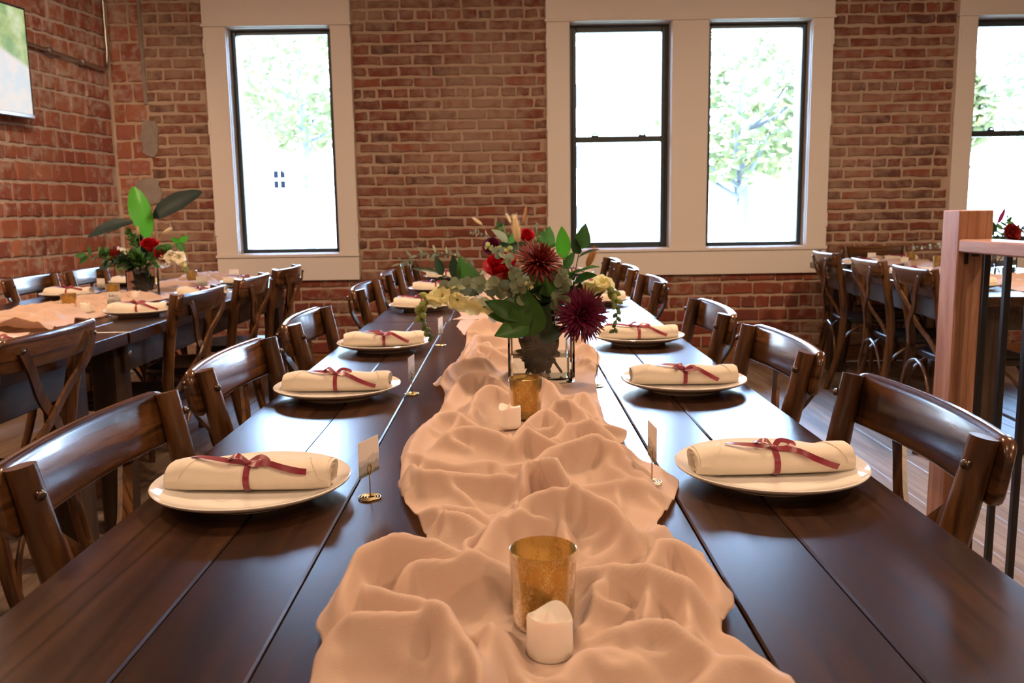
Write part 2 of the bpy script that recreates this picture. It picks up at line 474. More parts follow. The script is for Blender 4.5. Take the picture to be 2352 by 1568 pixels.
def brick_variant(L, H, T, rough=.005, cham=.006):
    """irregular brick, front face at y=0, body to +y"""
    n = [(-L/2, -H/2), (-L/6, -H/2), (L/6, -H/2), (L/2, -H/2), (L/2, 0), (L/2, H/2), (L/6, H/2), (-L/6, H/2), (-L/2, H/2), (-L/2, 0)]
    o = [(x+random.uniform(-rough, rough), z+random.uniform(-rough, rough)) for x, z in n]
    fr = [(x*(1-2*cham/L), random.uniform(-.002, .002), z*(1-2*cham/H)) for x, z in o]
    md = [(x, cham*.8, z) for x, z in o]; bk = [(x, T, z) for x, z in o]
    k = len(n); vs = fr+md+bk; fs = [tuple(range(k))]
    for i in range(k):
        j = (i+1) % k
        fs += [(j, i, k+i, k+j), (k+j, k+i, 2*k+i, 2*k+j)]
    return vs, fs
_bm = {}
def brick_mesh(L, H, T, mat, key, nvar=4):
    Lq = max(.03, round(L/.012)*.012); k = (key, Lq, random.randrange(nvar))
    if k not in _bm:
        m = MB(); vs, fs = brick_variant(Lq, H, T, .0048 if key != 'block' else .0035)
        m.add(vs, fs); _bm[k] = m.mesh('brick_'+key, mat, 30)
    return _bm[k]
def lay(x0, x1, module, joint, shift, hdr=False):
    """brick spans of one course"""
    out = []; m = module*(.5 if hdr else 1); x = x0 - m + (shift*m) % m
    while x < x1:
        w = m*random.uniform(.94, 1.06)
        a, b = max(x+joint/2, x0+.004), min(x+w-joint/2, x1-.004)
        if b-a > .03: out.append((a, b))
        x += w
    return out
SEG = [(-2.565, -2.135), (-1.090, .284), (2.326, 3.200), (5.206, 6.55)]
cz = .0765; upper = []
k = 0; z = BSPLIT + .012
while z < CEIL-.03:
    h = cz - random.uniform(.019, .025)
    for si, (a, b) in enumerate(SEG):
        for (p, q) in lay(a, b, .218, .018, .5*(k % 2) + random.uniform(-.09, .09), hdr=(k % 7 == 3)):
            upper.append((si, p, q, z, h))
    z += cz; k += 1
# the strips above the windows, seen only from other positions
top = []
for (tl, tr, _) in WIN:
    z = 2.80
    while z < CEIL-.03:
        for (p, q) in lay(tl, tr, .218, .014, random.random()): top.append((9, p, q, z, .058))
        z += cz
vis = [u for u in upper if u[0] < 3 and u[3] < 2.68]
vis.sort(key=lambda u: (u[0] == 2, u[3]))
one, rest = vis[:300], vis[300:] + [u for u in upper if not (u[0] < 3 and u[3] < 2.68)] + top
for (_, p, q, z, h) in one:
    inst('brick', brick_mesh(q-p, h, .02, MT['brick'], 'upper'), wb, ((p+q)/2, D+random.uniform(-.003, .004), z+h/2), (0, random.uniform(-.012, .012), 0))
m = MB()
for (_, p, q, z, h) in rest:
    vs, fs = brick_variant(q-p, h, .02); m.add(vs, fs, Matrix.Translation(((p+q)/2, D+random.uniform(-.003, .004), z+h/2)))
m.build('bricks_beyond', MT['brick'], wb, 30)['kind'] = 'stuff'
# corner column of larger blocks
z = BSPLIT+.01; k = 0
while z < 2.66:
    h = random.choice((.10, .115, .12))
    cut = random.choice((.08, .11, .15))
    for (p, q) in ((LWX+.012, LWX+cut), (LWX+cut+.016, -2.585)):
        inst('block', brick_mesh(q-p, h, .02, MT['block'], 'block%d' % int(h*1000)), wb, ((p+q)/2, D+random.uniform(-.002, .004), z+h/2))
    z += h+.02; k += 1
# old cement patches between the corner blocks and the brick
def patch(nm, cx, cz, w, h, seed):
    rn = random.Random(seed); n = 18; o = [(cx+math.copysign(abs(math.cos(6.283*i/n))**.6, math.cos(6.283*i/n))*w/2*rn.uniform(.78, 1.12), cz+math.copysign(abs(math.sin(6.283*i/n))**.7, math.sin(6.283*i/n))*h/2*rn.uniform(.9, 1.06)) for i in range(n)]
    vs = [(x, D-.007, z) for x, z in o]+[(x, D+.012, z) for x, z in o]
    MB().add(vs, [tuple(reversed(range(n)))]+[(i, (i+1) % n, n+(i+1) % n, n+i) for i in range(n)]).build(nm, MT['cement'], wb, 30)
p_ = at(345, 318, D); patch('cement_patch', p_.x, p_.z, .13, .27, 1)
p_ = at(343, 440, D); patch('cement_patch', p_.x, p_.z, .18, .20, 2)
z_ = [at(345, y, D) for y in (0, 240)]; MB().bbox(-2.592, -2.566, D-.004, D+.012, z_[1].z, 2.68, .003).build('cement_strip', MT['cement'], wb, 30)
# the larger bricks under the windows
cz2 = .0985; z = .125; k = 0; m = MB(); nlow = 0
while z < BSPLIT-.03:
    for (p, q) in lay(LWX+.01, XR, .212, .012, .5*(k % 2) + random.uniform(-.08, .08), hdr=(k == 3)):
        h = cz2-.021
        if -1.35 < (p+q)/2 < 3.35:
            inst('brick', brick_mesh(q-p, h, .02, MT['brick_low'], 'low'), wl, ((p+q)/2, D+random.uniform(-.002, .005), z+h/2)); nlow += 1
        else:
            vs, fs = brick_variant(q-p, h, .02); m.add(vs, fs, Matrix.Translation(((p+q)/2, D, z+h/2)))
    z += cz2; k += 1
m.build('bricks_beyond', MT['brick_low'], wl, 30)['kind'] = 'stuff'
MB().bbox(LWX+.02, XR-.02, D-.02, D+.012, 0, .118, .006).build('baseboard_back', MT['base'])['kind'] = 'structure'

# left wall of terracotta blocks
LA = math.radians(9.0)
LM = Matrix.Translation((LWX, D, 0)) @ Matrix.Rotation(math.pi/2 - LA, 4, 'Z')   # local x runs along the wall away (to the corner), front faces -y
# local frame: +x -> towards the corner direction; we use negative x back towards the camera side
wll = MB().box(-10.6, .3, .010, .30, 0, CEIL).build('wall_left', MT['mortar_g']); wll['kind'] = 'structure'
wll.matrix_world = LM
m = MB(); z = .10; k = 0
while z < CEIL-.02:
    h = (.118, .125, .10, .122, .128, .095, .12)[k % 7]
    mod = (.158, .158, .108, .165, .165, .112, .15)[k % 7]
    for (p, q) in lay(-10.5, -.012, mod, .0125, .5*(k % 2)+random.uniform(-.1, .1)):
        c0 = (p+q)/2
        if c0 > -1.75 and .55 < z < 2.66:
            inst('block', brick_mesh(q-p, h-.018, .02, MT['block'], 'wall%d' % int(h*1000)), wll, (c0, random.uniform(-.002, .004), z+h/2))
        else:
            vs, fs = brick_variant(q-p, h-.018, .02, .003); m.add(vs, fs, Matrix.Translation((c0, random.uniform(-.002, .004), z+h/2)))
    z += h; k += 1
m.build('blocks_beyond', MT['block'], wll, 30)['kind'] = 'stuff'
MB().box(XR, XR+.15, YF-.2, D+.3, 0, CEIL).build('wall_right', MT['plaster'])['kind'] = 'structure'
MB().box(-4.9, XR+.2, YF-.15, YF, 0, CEIL).build('wall_front', MT['plaster'])['kind'] = 'structure'

# windows
def window(n, tl, tr, ops):
    w = thing('window_%d' % n, None, None, (0, 0, 0)); w['kind'] = 'structure'
    T = MT['trim']; F = D-.028; hb = HEAD
    def board(nm, x0, x1, z0, z1, y0=F, y1=D+.012, b=.002): return MB().bbox(x0, x1, y0, y1, z0, z1, b).build(nm, T, w, 30)
    board('head_casing', tl-.004, tr+.004, hb, hb+.31, F-.003)
    board('drip_bead', tl-.012, tr+.012, hb+.001, hb+.018, F-.014, F)
    board('side_casing', tl, ops[0][0], SILL, hb); board('side_casing', ops[-1][1], tr, SILL, hb)
    for a, b in zip(ops, ops[1:]): board('mullion_casing', a[1], b[0], SILL, hb, F-.002)
    board('sill_board', tl-.006, tr+.006, SILL-.022, SILL, F-.012)
    board('apron', tl, tr, APR, SILL-.022)
    for sx in (tl-.004, tr-.016):
        for zz in (1.0, 1.72, 2.28): MB().bbox(sx, sx+.020, F-.006, F+.01, zz, zz+.10, .002).build('shutter_clip', T, w, 30)
    fw, fy0, fy1 = .036, D+.085, D+.135
    for (a, b, kind) in ops:
        f = .052 if kind == 'hung' else fw
        for (x0, x1, z0, z1) in ((a-.012, a+.004, SILL, hb), (b-.004, b+.012, SILL, hb), (a, b, hb-.004, hb+.012), (a, b, SILL-.012, SILL+.006)):
            MB().box(x0, x1, D-.005, D+.20, z0, z1).build('jamb', T, w, 30)
        a2, b2, z0, z1 = a+.004, b-.004, SILL+.006, hb-.004
        fr = MB()
        fr.bbox(a2, a2+f, fy0, fy1, z0, z1, .004); fr.bbox(b2-f, b2, fy0, fy1, z0, z1, .004)
        fr.bbox(a2+f, b2-f, fy0, fy1, z0, z0+f*.8, .004); fr.bbox(a2+f, b2-f, fy0, fy1, z1-f*.95, z1, .004)
        fr.bbox(a2+f*.45, a2+f, fy0-.012, fy0, z0+f*.4, z1-f*.5, .003); fr.bbox(b2-f, b2-f*.45, fy0-.012, fy0, z0+f*.4, z1-f*.5, .003)
        fo = fr.build('window_frame', MT['frame'], w, 30)
        zm = 1.655
        gy = D+.112
        if kind == 'hung':
            MB().bbox(a2+f-.002, b2-f+.002, fy0-.012, fy1-.005, zm-.021, zm+.021, .004).build('meeting_rail', MT['frame'], w, 30)
            for t in (.22, .78):
                lx = a2+f+(b2-a2-2*f)*t
                lk = MB().bbox(lx-.028, lx+.028, fy0-.014, fy0+.012, zm+.021, zm+.030, .002)
                lk.tube([(lx-.022, fy0-.006, zm+.034), (lx, fy0-.012, zm+.042), (lx+.022, fy0-.004, zm+.034)], .006, 8)
                lk.build('sash_lock', MT['frame'], w)
            MB().box(a2+f-.004, b2-f+.004, gy, gy+.004, z0+.02, zm-.018).build('pane', MT['pane'], w, 0)
            MB().box(a2+f-.004, b2-f+.004, gy+.012, gy+.016, zm+.018, z1-.02).build('pane', MT['pane'], w, 0)
        else:
            MB().box(a2+f-.004, b2-f+.004, gy, gy+.004, z0+.02, z1-.02).build('pane', MT['pane'], w, 0)
for i, wdef in enumerate(WIN): window(i+1, *wdef)

# ------------------------------------------------------------------ outside
def ground_mat():
    t = NT('pale_gravel_and_lawn'); b = t.bsdf((.5, .5, .42), .95); v = t.coord('World')
    t.L(t.ramp(t.noise(v, .5, 4), [(.45, (.52, .50, .44)), (.6, (.28, .34, .16))]), b.inputs['Base Color']); return t.m
MB().box(-40, 60, D+.4, 80, -.5, -.35).build('ground', ground_mat())['kind'] = 'structure'
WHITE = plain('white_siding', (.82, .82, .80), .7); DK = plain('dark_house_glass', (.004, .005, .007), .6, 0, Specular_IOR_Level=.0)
ROOF = plain('grey_shingle_roof', (.35, .34, .34), .9)
GP0 = plain('grey_house_glass', (.05, .052, .055), .6, 0, Specular_IOR_Level=.0)  # paler grey glass for the second house window
hs = thing('house', 'white clapboard house with small four-pane window beyond the single window', 'house', (-9.5, 27, -.35), 0)
MB().box(-6, 6.5, 0, 7, 0, 5.0).build('wall', WHITE, hs, 0)
rf = MB(); rf.add([(-6.5, -.6, 4.9), (7, -.6, 4.9), (7, 7.6, 4.9), (-6.5, 7.6, 4.9), (-6.5, 3.5, 7.4), (7, 3.5, 7.4)], [(0, 1, 5, 4), (1, 2, 5), (2, 3, 4, 5), (3, 0, 4), (3, 2, 1, 0)]).build('roof', ROOF, hs, 0)
hw = at(643, 412, 27) - hs.location
for wx in (hw.x, hw.x+1.45):
    wf = MB().box(wx-.28, wx+.28, -.05, 0, hw.z-.36, hw.z+.36).build('house_window', WHITE, hs, 0)
    for dx in (-.10, .10):
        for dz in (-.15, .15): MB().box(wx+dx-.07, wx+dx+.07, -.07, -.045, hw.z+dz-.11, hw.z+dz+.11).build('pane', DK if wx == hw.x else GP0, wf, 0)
GP = plain('grey_pane', (.055, .058, .06), .6, 0, Specular_IOR_Level=.0)
h2 = thing('building', 'pale building with rows of windows beyond the sash window', 'building', (3.4, 30, -.35), 0)
MB().box(-4, 6, 0, 8, 0, 6.5).build('wall', plain('cream_stucco', (.8, .78, .74), .8), h2, 0)
MB().box(-4.3, 6.3, -.3, 8.3, 6.5, 6.8).build('roof', ROOF, h2, 0)
for zz in (.9, 2.9, 4.9):
    for i in range(6): MB().box(-3.5+i*.8, -3.0+i*.8, -.05, 0, zz, zz+.75).build('window', GP, h2, 0)
BARK = plain('grey_bark', (.06, .06, .06), .9); LFO = leaf_mat('sunlit_tree_leaf', (.125, .125, .05), .35, .7, .35, .1)
def tree(label, x, y, h, r, seed, name='tree', cat='tree'):
    rn = random.Random(seed); t = thing(name, label, cat, (x, y, -.35), 0, 'trees outside the windows')
    m = MB(); m.tube(spline([(0, 0, 0), (.1, 0, h*.3), (-.05, .05, h*.62), (0, 0, h*.85)], 8), [.16, .13, .11, .1, .08, .06, .05, .03], 7)
    for i in range(9):
        a = rn.random()*6.28; zz = h*rn.uniform(.3, .7); e = Vector((math.cos(a)*r*.8, math.sin(a)*r*.8, zz+h*.2))
        m.tube(spline([(0, 0, zz), e*.5+Vector((0, 0, zz*.35+.2)), e], 5), [.06, .045, .035, .025, .01], 5)
    m.build('trunk', BARK, t)
    n = 1500; P = RNG.normal(size=(n, 3)); P /= np.linalg.norm(P, axis=1)[:, None]
    P *= (r*RNG.uniform(.35, 1, n)**.5)[:, None]; P[:, 2] = P[:, 2]*.9 + h*.72
    cl = MB()
    for p in P:
        q = Vector(p); d = Vector((rn.uniform(-1, 1), rn.uniform(-1, 1), rn.uniform(-.8, .5))).normalized(); s = rn.uniform(.09, .2)
        u = d.orthogonal().normalized()
        cl.v += [tuple(q-d*s), tuple(q+u*s*.5), tuple(q+d*s), tuple(q-u*s*.5)]; b = len(cl.v)-4; cl.f.append((b, b+1, b+2, b+3))
    cl.build('foliage', LFO, t, 0)['kind'] = 'stuff'
tree('leafy tree beside the white house, through the single window', -5.0, 22, 6.6, 2.0, 3)
tree('leafy tree seen through the plain right pane of the paired windows', 4.2, 16, 4.6, 1.6, 4)
tree('slim tree partly behind the brick pier, between the paired and rightmost windows', 6.9, 14.5, 4.2, 1.0, 5)
tree('leafy tree filling the rightmost window', 10.6, 15, 5.4, 2.3, 6)
def grass_tuft(x, y, label, seed):
    rn = random.Random(seed); m = MB()
    for i in range(36):
        a = rn.random()*6.28; l = rn.uniform(.4, 1.1); b = Vector((rn.uniform(-.15, .15), rn.uniform(-.15, .15), 0))
        m.strip(spline([b, b+Vector((math.cos(a)*.1, math.sin(a)*.1, l*.6)), b+Vector((math.cos(a)*.3, math.sin(a)*.3, l))], 5), [.03, .03, .025, .015, .004], .003, (math.sin(a), -math.cos(a), .2))
    o = m.build('grass_tuft', LFO, None, 60, (x, y, -.35)); tag(o, label, 'grass', 'ornamental grass outside')
grass_tuft(-3.1, 11.5, 'tall grass tuft outside, low in the single window on the left', 1)
grass_tuft(-2.55, 11.0, 'tall grass tuft outside, low in the single window on the right', 2)

# ------------------------------------------------------------------ left wall fittings
def lwp(y, off=0.0, z=0.0):      # a point on the left wall's face
    return Vector((lw_x(y)+off/math.cos(LA), y, z))
tv = thing('wall_screen', 'wall-mounted flat screen with silver lower edge on the block wall', 'screen', lwp(4.905, .09, 1.745), -LA)
tw = 1.08                        # local y runs along the wall
bz = MB(); bz.bbox(-.03, .02, -tw/2, tw/2, 0, .64, .006).build('back_shell', MT['plastic'], tv)
MB().bbox(.018, .030, -tw/2, tw/2, 0, .022, .003).build('lower_bezel', MT['silver'], tv)
MB().bbox(.018, .024, tw/2-.010, tw/2, .022, .64, .002).build('side_bezel', MT['plastic'], tv)
MB().bbox(.018, .024, -tw/2, -tw/2+.010, .022, .64, .002).build('side_bezel', MT['plastic'], tv)
MB().bbox(.018, .024, -tw/2+.01, tw/2-.01, .628, .64, .002).build('top_bezel', MT['plastic'], tv)
MB().box(-.10, -.03, -.15, .15, .2, .45).build('wall_bracket', MT['black'], tv)
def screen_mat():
    t = NT('painted_screen_reflection'); v = t.coord('Object'); b = t.bsdf((.02, .02, .02), .12)  # garden view reflected in the screen, painted as colour and emission
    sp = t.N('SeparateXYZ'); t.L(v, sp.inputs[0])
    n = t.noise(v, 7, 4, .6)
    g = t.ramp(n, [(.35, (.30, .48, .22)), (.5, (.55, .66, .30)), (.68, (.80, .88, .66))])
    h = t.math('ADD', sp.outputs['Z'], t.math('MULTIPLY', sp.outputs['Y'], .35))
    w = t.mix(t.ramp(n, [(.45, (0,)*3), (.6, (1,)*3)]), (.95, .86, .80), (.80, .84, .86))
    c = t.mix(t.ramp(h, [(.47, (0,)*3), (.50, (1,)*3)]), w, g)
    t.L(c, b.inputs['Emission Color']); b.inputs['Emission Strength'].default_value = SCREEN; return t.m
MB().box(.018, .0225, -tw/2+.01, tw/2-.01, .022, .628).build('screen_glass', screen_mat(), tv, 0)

pc = thing('conduit', 'steel conduit running along the block wall into the corner', 'pipe', lwp(5.0, .03, 2.2), 0)
def rel(p): return Vector(p) - pc.location
pth = [lwp(4.9, .03, 2.235), lwp(5.58, .03, 2.207), lwp(6.12, .03, 2.18)]
MB().tube([rel(p) for p in spline(pth, 10)], .011, 10).build('horizontal_run', MT['steel'], pc)
MB().tube([rel(p) for p in spline([lwp(6.12, .03, 2.18), lwp(6.27, .03, 2.168), lwp(6.34, .03, 2.19), lwp(6.36, .03, 2.3)], 10)], .013, 10).build('elbow', MT['steel'], pc)
MB().tube([rel(lwp(6.36, .03, 2.3)), rel(lwp(6.36, .03, CEIL))], .011, 10).build('riser', MT['steel'], pc)
for yy, zz in ((5.75, 2.199), (6.08, 2.182)):
    p = rel(lwp(yy, .03, zz)); MB().bbox(p.x-.034, p.x+.016, p.y-.016, p.y+.016, p.z-.02, p.z+.02, .003).build('pipe_clamp', MT['steel'], pc)

# ------------------------------------------------------------------ ceiling lights (the room's warm lamps)
LENS = NT('warm_lamp_lens'); LENS.bsdf((1, .8, .55), .4, 0, Emission_Color=(1, .74, .44), Emission_Strength=12.0); LENS = LENS.m
LWHERE = ['far left table', 'far main table', 'right table', 'near left table', 'near main table', 'railing', 'floor behind the camera, left', 'floor behind the camera, right']
li = 0
for (x, y, share) in LAMPS:
    li += 1
    col_n = ['left', 'middle', 'right'][0 if x < -1 else (1 if x < 1.3 else 2)]
    l = thing('ceiling_light', 'round black ceiling lamp over the ' + LWHERE[li-1], 'lamp', (x, y, CEIL-.30), 0, 'ceiling lamps')
    m = MB(); m.lathe([(.0, .30), (.012, .30), (.012, .13), (.03, .12), (.115, .10), (.13, .085), (.13, 0), (.122, 0), (.122, .02)], 28); m.build('lamp_housing', MT['black'], l)
    MB().lathe([(.0, .021), (.121, .019), (.121, .024), (0, .026)], 28).build('lamp_lens', LENS, l)
    ld = bpy.data.lights.new('warm_lamp', 'AREA'); ld.shape = 'DISK'; ld.size = .22; ld.energy = LAMP_W*share; ld.color = LAMP_C
    lo = bpy.data.objects.new('warm_lamp', ld); COL.objects.link(lo); lo.parent = l; lo.location = (0, 0, -.004)

sl = thing('track_spotlight', 'black cylinder spotlight on the ceiling aimed at the block wall', 'lamp', (-.9, 2.3, CEIL-.16), 0)
aim = Vector((-3.15, 5.2, 1.55)) - Vector((-.9, 2.3, CEIL-.16)); aq = (-aim).to_track_quat('Z', 'Y').to_euler()
MB().tube([(0, 0, .16), (0, 0, .02)], .012, 10).build('stem', MT['black'], sl)
sh = MB().lathe([(0, .09), (.045, .085), (.05, .07), (.05, -.07), (.046, -.07), (.046, -.03), (0, -.03)], 28).build('spot_housing', MT['black'], sl); sh.rotation_euler = aq
sn = MB().lathe([(0, -.034), (.045, -.036), (.045, -.032), (0, -.031)], 24).build('spot_lens', LENS, sl); sn.rotation_euler = aq
sd = bpy.data.lights.new('wall_wash', 'SPOT'); sd.energy = SPOT_W; sd.color = LAMP_C; sd.spot_size = math.radians(52); sd.spot_blend = 1.0; sd.shadow_soft_size = .04
so = bpy.data.objects.new('wall_wash', sd); COL.objects.link(so); so.parent = sl; so.rotation_euler = aq; so.location = aim.normalized()*.08

# ------------------------------------------------------------------ farm tables
SEAMS = [-.517, -.350, -.233, -.080, .070, .215, .331, .517]
TL = 2.55
_tb = {}
def make_table(label, x, y, rz, group='dark farm tables'):
    t = thing('farm_table', label, 'table', (x, y, 0), rz, group)
    for i, (a, b) in enumerate(zip(SEAMS, SEAMS[1:])):
        k = ('p', i)
        if k not in _tb: _tb[k] = MB().bbox(-(b-a)/2+.0008, (b-a)/2-.0008, -TL/2, TL/2, -.042, 0, .0022).mesh('table_plank', MT['table'], 35)
        inst('plank', _tb[k], t, ((a+b)/2, random.uniform(-.002, .002), TZ-random.uniform(0, .0006)))
    if 'ap' not in _tb:
        _tb['ap'] = MB().bbox(-.018, .018, -TL/2+.14, TL/2-.14, TZ-.165, TZ-.042, .003).mesh('side_apron', MT['apron'], 35)
        _tb['ae'] = MB().bbox(-.395, .395, -.018, .018, TZ-.165, TZ-.042, .003).mesh('end_apron', MT['apron'], 35)
        m = MB(); m.bbox(-.045, .045, -.06, .06, 0, TZ-.042, .004); _tb['lg'] = m.mesh('table_leg', MT['leg_wood'], 35)
        b = MB(); b.lathe([(0, .006), (.006, .0055), (.0095, .003), (.010, 0)], 12); _tb['bo'] = b.mesh('carriage_bolt', MT['chrome'], 60)
    for s in (-1, 1):
        inst('side_apron', _tb['ap'], t, (s*.413, 0, 0)); inst('end_apron', _tb['ae'], t, (0, s*(TL/2-.158), 0))
        for q in (-1, 1):
            inst('leg', _tb['lg'], t, (s*.372-s*.005, q*(TL/2-.16), 0))
            inst('bolt', _tb['bo'], t, (s*.431, q*(TL/2-.18), TZ-.10), (0, s*math.pi/2, 0))
    return t
make_table('near dark plank table of the main row, closest to the camera', .007, 3.105-TL/2, 0)
make_table('far dark plank table of the main row, nearer the paired windows', .010, 3.112+TL/2, .004)
make_table('near dark plank table of the left row, mostly behind the leftmost chair', -1.82, 2.945-TL/2, 0)
make_table('far dark plank table of the left row, under the flower vase by the block wall', -1.82, 2.957+TL/2, .002)
RTA = math.radians(-4.5)
RTC = Vector((2.56, 4.90, 0))
make_table('dark plank table on the right, behind the timber railing post', RTC.x, RTC.y, RTA)

# ------------------------------------------------------------------ cross-back chairs
def rail_y(x): return -.2915 - .019*(1-(x/.212)**2)
def chair_meshes():
    c = {}
    def upright(s):
        p = [(s*.188, -.30, 0), (s*.185, -.235, .22), (s*.186, -.208, .45), (s*.197, -.225, .62), (s*.207, -.250, .75), (s*.213, -.272, .859)]
        m = MB(); m.tube(spline(p, 18), [.0165+.003*math.sin(i/17*3.1) for i in range(18)], 14, True, 1.12, (1, 0, 0)); return m.mesh('chair_upright', MT['chair_z'], 50)
    c['ul'] = upright(-1); c['ur'] = upright(1)
    # curved top rail with rounded ends, behind the uprights
    N = 40; pr = 14; m = MB(); vs = []; fs = []
    for i in range(N):
        x = -.240 + .480*i/(N-1); y = rail_y(x)
        e = max(0.0, (abs(x)-.216)/.024); hh = .0445 - .020*(1-math.sqrt(max(0.0, 1-min(1, e)**2)))
        tt = .0112 - .006*max(0, e-.55)/.45
        dy = 2*.019*x/.212**2; nx, ny = -dy, 1.0; q = math.hypot(nx, ny); nx /= q; ny /= q
        for k in range(pr):
            th = 2*math.pi*k/pr; cu, su = math.cos(th), math.sin(th)
            a = math.copysign(abs(cu)**.55, cu)*tt; b = math.copysign(abs(su)**.32, su)*hh
            vs.append((x+nx*a, y+ny*a - b*.17, 0.8155+b))
    for i in range(N-1):
        for k in range(pr): fs.append((i*pr+k, i*pr+(k+1) % pr, (i+1)*pr+(k+1) % pr, (i+1)*pr+k))
    fs.append(tuple(reversed(range(pr)))); fs.append(tuple((N-1)*pr+k for k in range(pr)))
    m.add(vs, fs); c['rail'] = m.mesh('chair_top_rail', MT['chair_x'], 50)
    def slat(s, off):
        p = [(-s*.172, rail_y(.172)-.016-off, .826), (-s*.135, rail_y(.135)-.010-off, .765), (-s*.055, -.285-off, .68), (s*.03, -.272-off, .60), (s*.115, -.240-off, .525), (s*.172, -.226, .468)]
        m = MB(); m.strip(spline(p, 20), .030, .008, (0, -1, -.25)); return m.mesh('chair_cross_slat', MT['chair_z'], 40)
    c['s1'] = slat(1, .0); c['s2'] = slat(-1, .0092)
    # seat
    def seat_xy(th):
        ca, sa = math.cos(th), math.sin(th)
        w = .215 if sa > 0 else .200
        return (math.copysign(abs(ca)**.45, ca)*w, math.copysign(abs(sa)**.5, sa)*.208+.005)
    m = MB(); n = 40; vs = []; fs = []
    for (k, z) in ((0.02, .443), (.55, .445), (.9, .4515), (.97, .4515), (1, .446), (1.0, .428), (.97, .418), (.5, .418), (.02, .418)):
        for i in range(n):
            x, y = seat_xy(2*math.pi*i/n); vs.append((x*k, y*k, z))
    for j in range(8):
        for i in range(n): fs.append((j*n+i, j*n+(i+1) % n, (j+1)*n+(i+1) % n, (j+1)*n+i))
    m.add(vs, fs); c['seat'] = m.mesh('chair_seat', MT['seat'], 45)
    def fleg(s):
        m = MB(); m.tube(spline([(s*.178, .175, .425), (s*.183, .183, .22), (s*.19, .19, 0)], 8), [.019, .018, .0175, .017, .016, .0155, .015, .015], 12, True, 1.0); return m.mesh('chair_front_leg', MT['chair_z'], 50)
    c['fl'] = fleg(-1); c['fr'] = fleg(1)
    def arch(a, b, top):
        a, b = Vector(a), Vector(b); mid = (a+b)/2; m = MB()
        for p in (a, b):
            q = spline([p, p.lerp(mid, .12)+Vector((0, 0, top*.5)), p.lerp(mid, .5)+Vector((0, 0, top*.88)), Vector((mid.x, mid.y, a.z+top))], 14)
            m.tube(q, .0085, 8)
        return m.mesh('chair_leg_brace', MT['chair_z'], 50)
    c['a1'] = arch((-.184, .186, .17), (.184, .186, .17), .245)
    c['a2'] = arch((-.185, -.25, .17), (.185, -.25, .17), .245)
    c['a3'] = arch((-.186, .180, .17), (-.186, -.245, .17), .245); c['a4'] = arch((.186, .180, .17), (.186, -.245, .17), .245)
    m = MB(); m.tube([(-.186, .184, .14), (.186, .184, .14)], .009, 8); c['st'] = m.mesh('chair_stretcher', MT['chair_z'], 50)
    m = MB(); m.lathe([(0, .004), (.0036, .0036), (.006, .0018), (.0065, -.003)], 12); c['bolt'] = m.mesh('chair_bolt', MT['bolt'], 60)
    return c
CM = chair_meshes()
def make_chair(label, group, x, y, rz):
    t = thing('cross_back_chair', label, 'chair', (x, y, 0), rz, group)
    for nm, k in (('upright', 'ul'), ('upright', 'ur'), ('top_rail', 'rail'), ('cross_slat', 's1'), ('cross_slat', 's2'), ('seat', 'seat'), ('front_leg', 'fl'), ('front_leg', 'fr'),
                  ('leg_brace', 'a1'), ('leg_brace', 'a2'), ('leg_brace', 'a3'), ('leg_brace', 'a4'), ('stretcher', 'st')):
        inst(nm, CM[k], t)
    for s in (-1, 1):
        inst('bolt', CM['bolt'], t, (s*.213+s*.008, -.245, .826), (-math.pi/2, 0, -s*.5))
        inst('bolt', CM['bolt'], t, (s*.172, rail_y(.172)-.021-(.009 if s > 0 else 0), .824), (math.pi/2, 0, 0))
    return t
BK = .277                        # seat centre to the top of the back
def side_chair(label, group, bx, y, side, rz=0):
    """bx: where the back's top stands; side -1 = left of its table, +1 = right of it"""
    make_chair(label, group, bx - side*BK, y, side*math.pi/2 + rz)
GL = 'chairs along the left side of the main table row'
GR = 'chairs along the right side of the main table row'
for y, l in ((1.205, 'brown cross-back chair nearest the camera on the left of the main table'), (1.835, 'second brown cross-back chair from the camera, left of the main table'),
             (2.52, 'third brown cross-back chair from the camera, left of the main table'), (3.56, 'fourth brown cross-back chair from the camera, left of the main row'),
             (4.36, 'fifth brown cross-back chair from the camera, left of the main row'), (5.12, 'farthest brown cross-back chair on the left of the main row')):
    side_chair(l, GL, -.582, y, -1, random.uniform(-.02, .02))
for y, l in ((1.275, 'brown cross-back chair nearest the camera on the right of the main table'), (1.935, 'second brown cross-back chair from the camera, right of the main table'),
             (2.60, 'third brown cross-back chair from the camera, right of the main table'), (3.68, 'fourth brown cross-back chair from the camera, right of the main row'),
             (4.46, 'fifth brown cross-back chair from the camera, right of the main row'), (5.13, 'farthest brown cross-back chair on the right of the main row')):
    side_chair(l, GR, .600, y, 1, random.uniform(-.02, .02))
G3 = 'chairs at the left table row'
for y, l in ((2.30, 'brown cross-back chair cut by the left picture edge, back to the camera'), (3.46, 'brown cross-back chair with its back to us before the left place setting'),
             (4.19, 'third brown chair along the aisle side of the left row'), (4.86, 'farthest brown chair on the aisle side of the left row, below the single window')):
    side_chair(l, G3, -1.238, y, 1, random.uniform(-.03, .03))
for y, l in ((4.40, 'brown chair between the left table and block wall, left of the vase'), (4.98, 'brown chair by the block wall half hidden behind the left vase')):
    side_chair(l, G3, -2.405, y, -1, .02)
G4 = 'chairs at the right table'
rt = Matrix.Translation(RTC) @ Matrix.Rotation(RTA, 4, 'Z')
for y, l in ((.66, 'farthest chair on the left side of the right table, near the wall'), (-.17, 'middle chair on the left side of the right table'), (-.83, 'chair on the right table nearest the railing post')):
    p = rt @ Vector((-.575+BK, y, 0)); make_chair(l, G4, p.x, p.y, -math.pi/2 + RTA)
make_chair('chair at the head of the right table, back against the brick wall', G4, 2.63, 6.275-.277, math.pi)

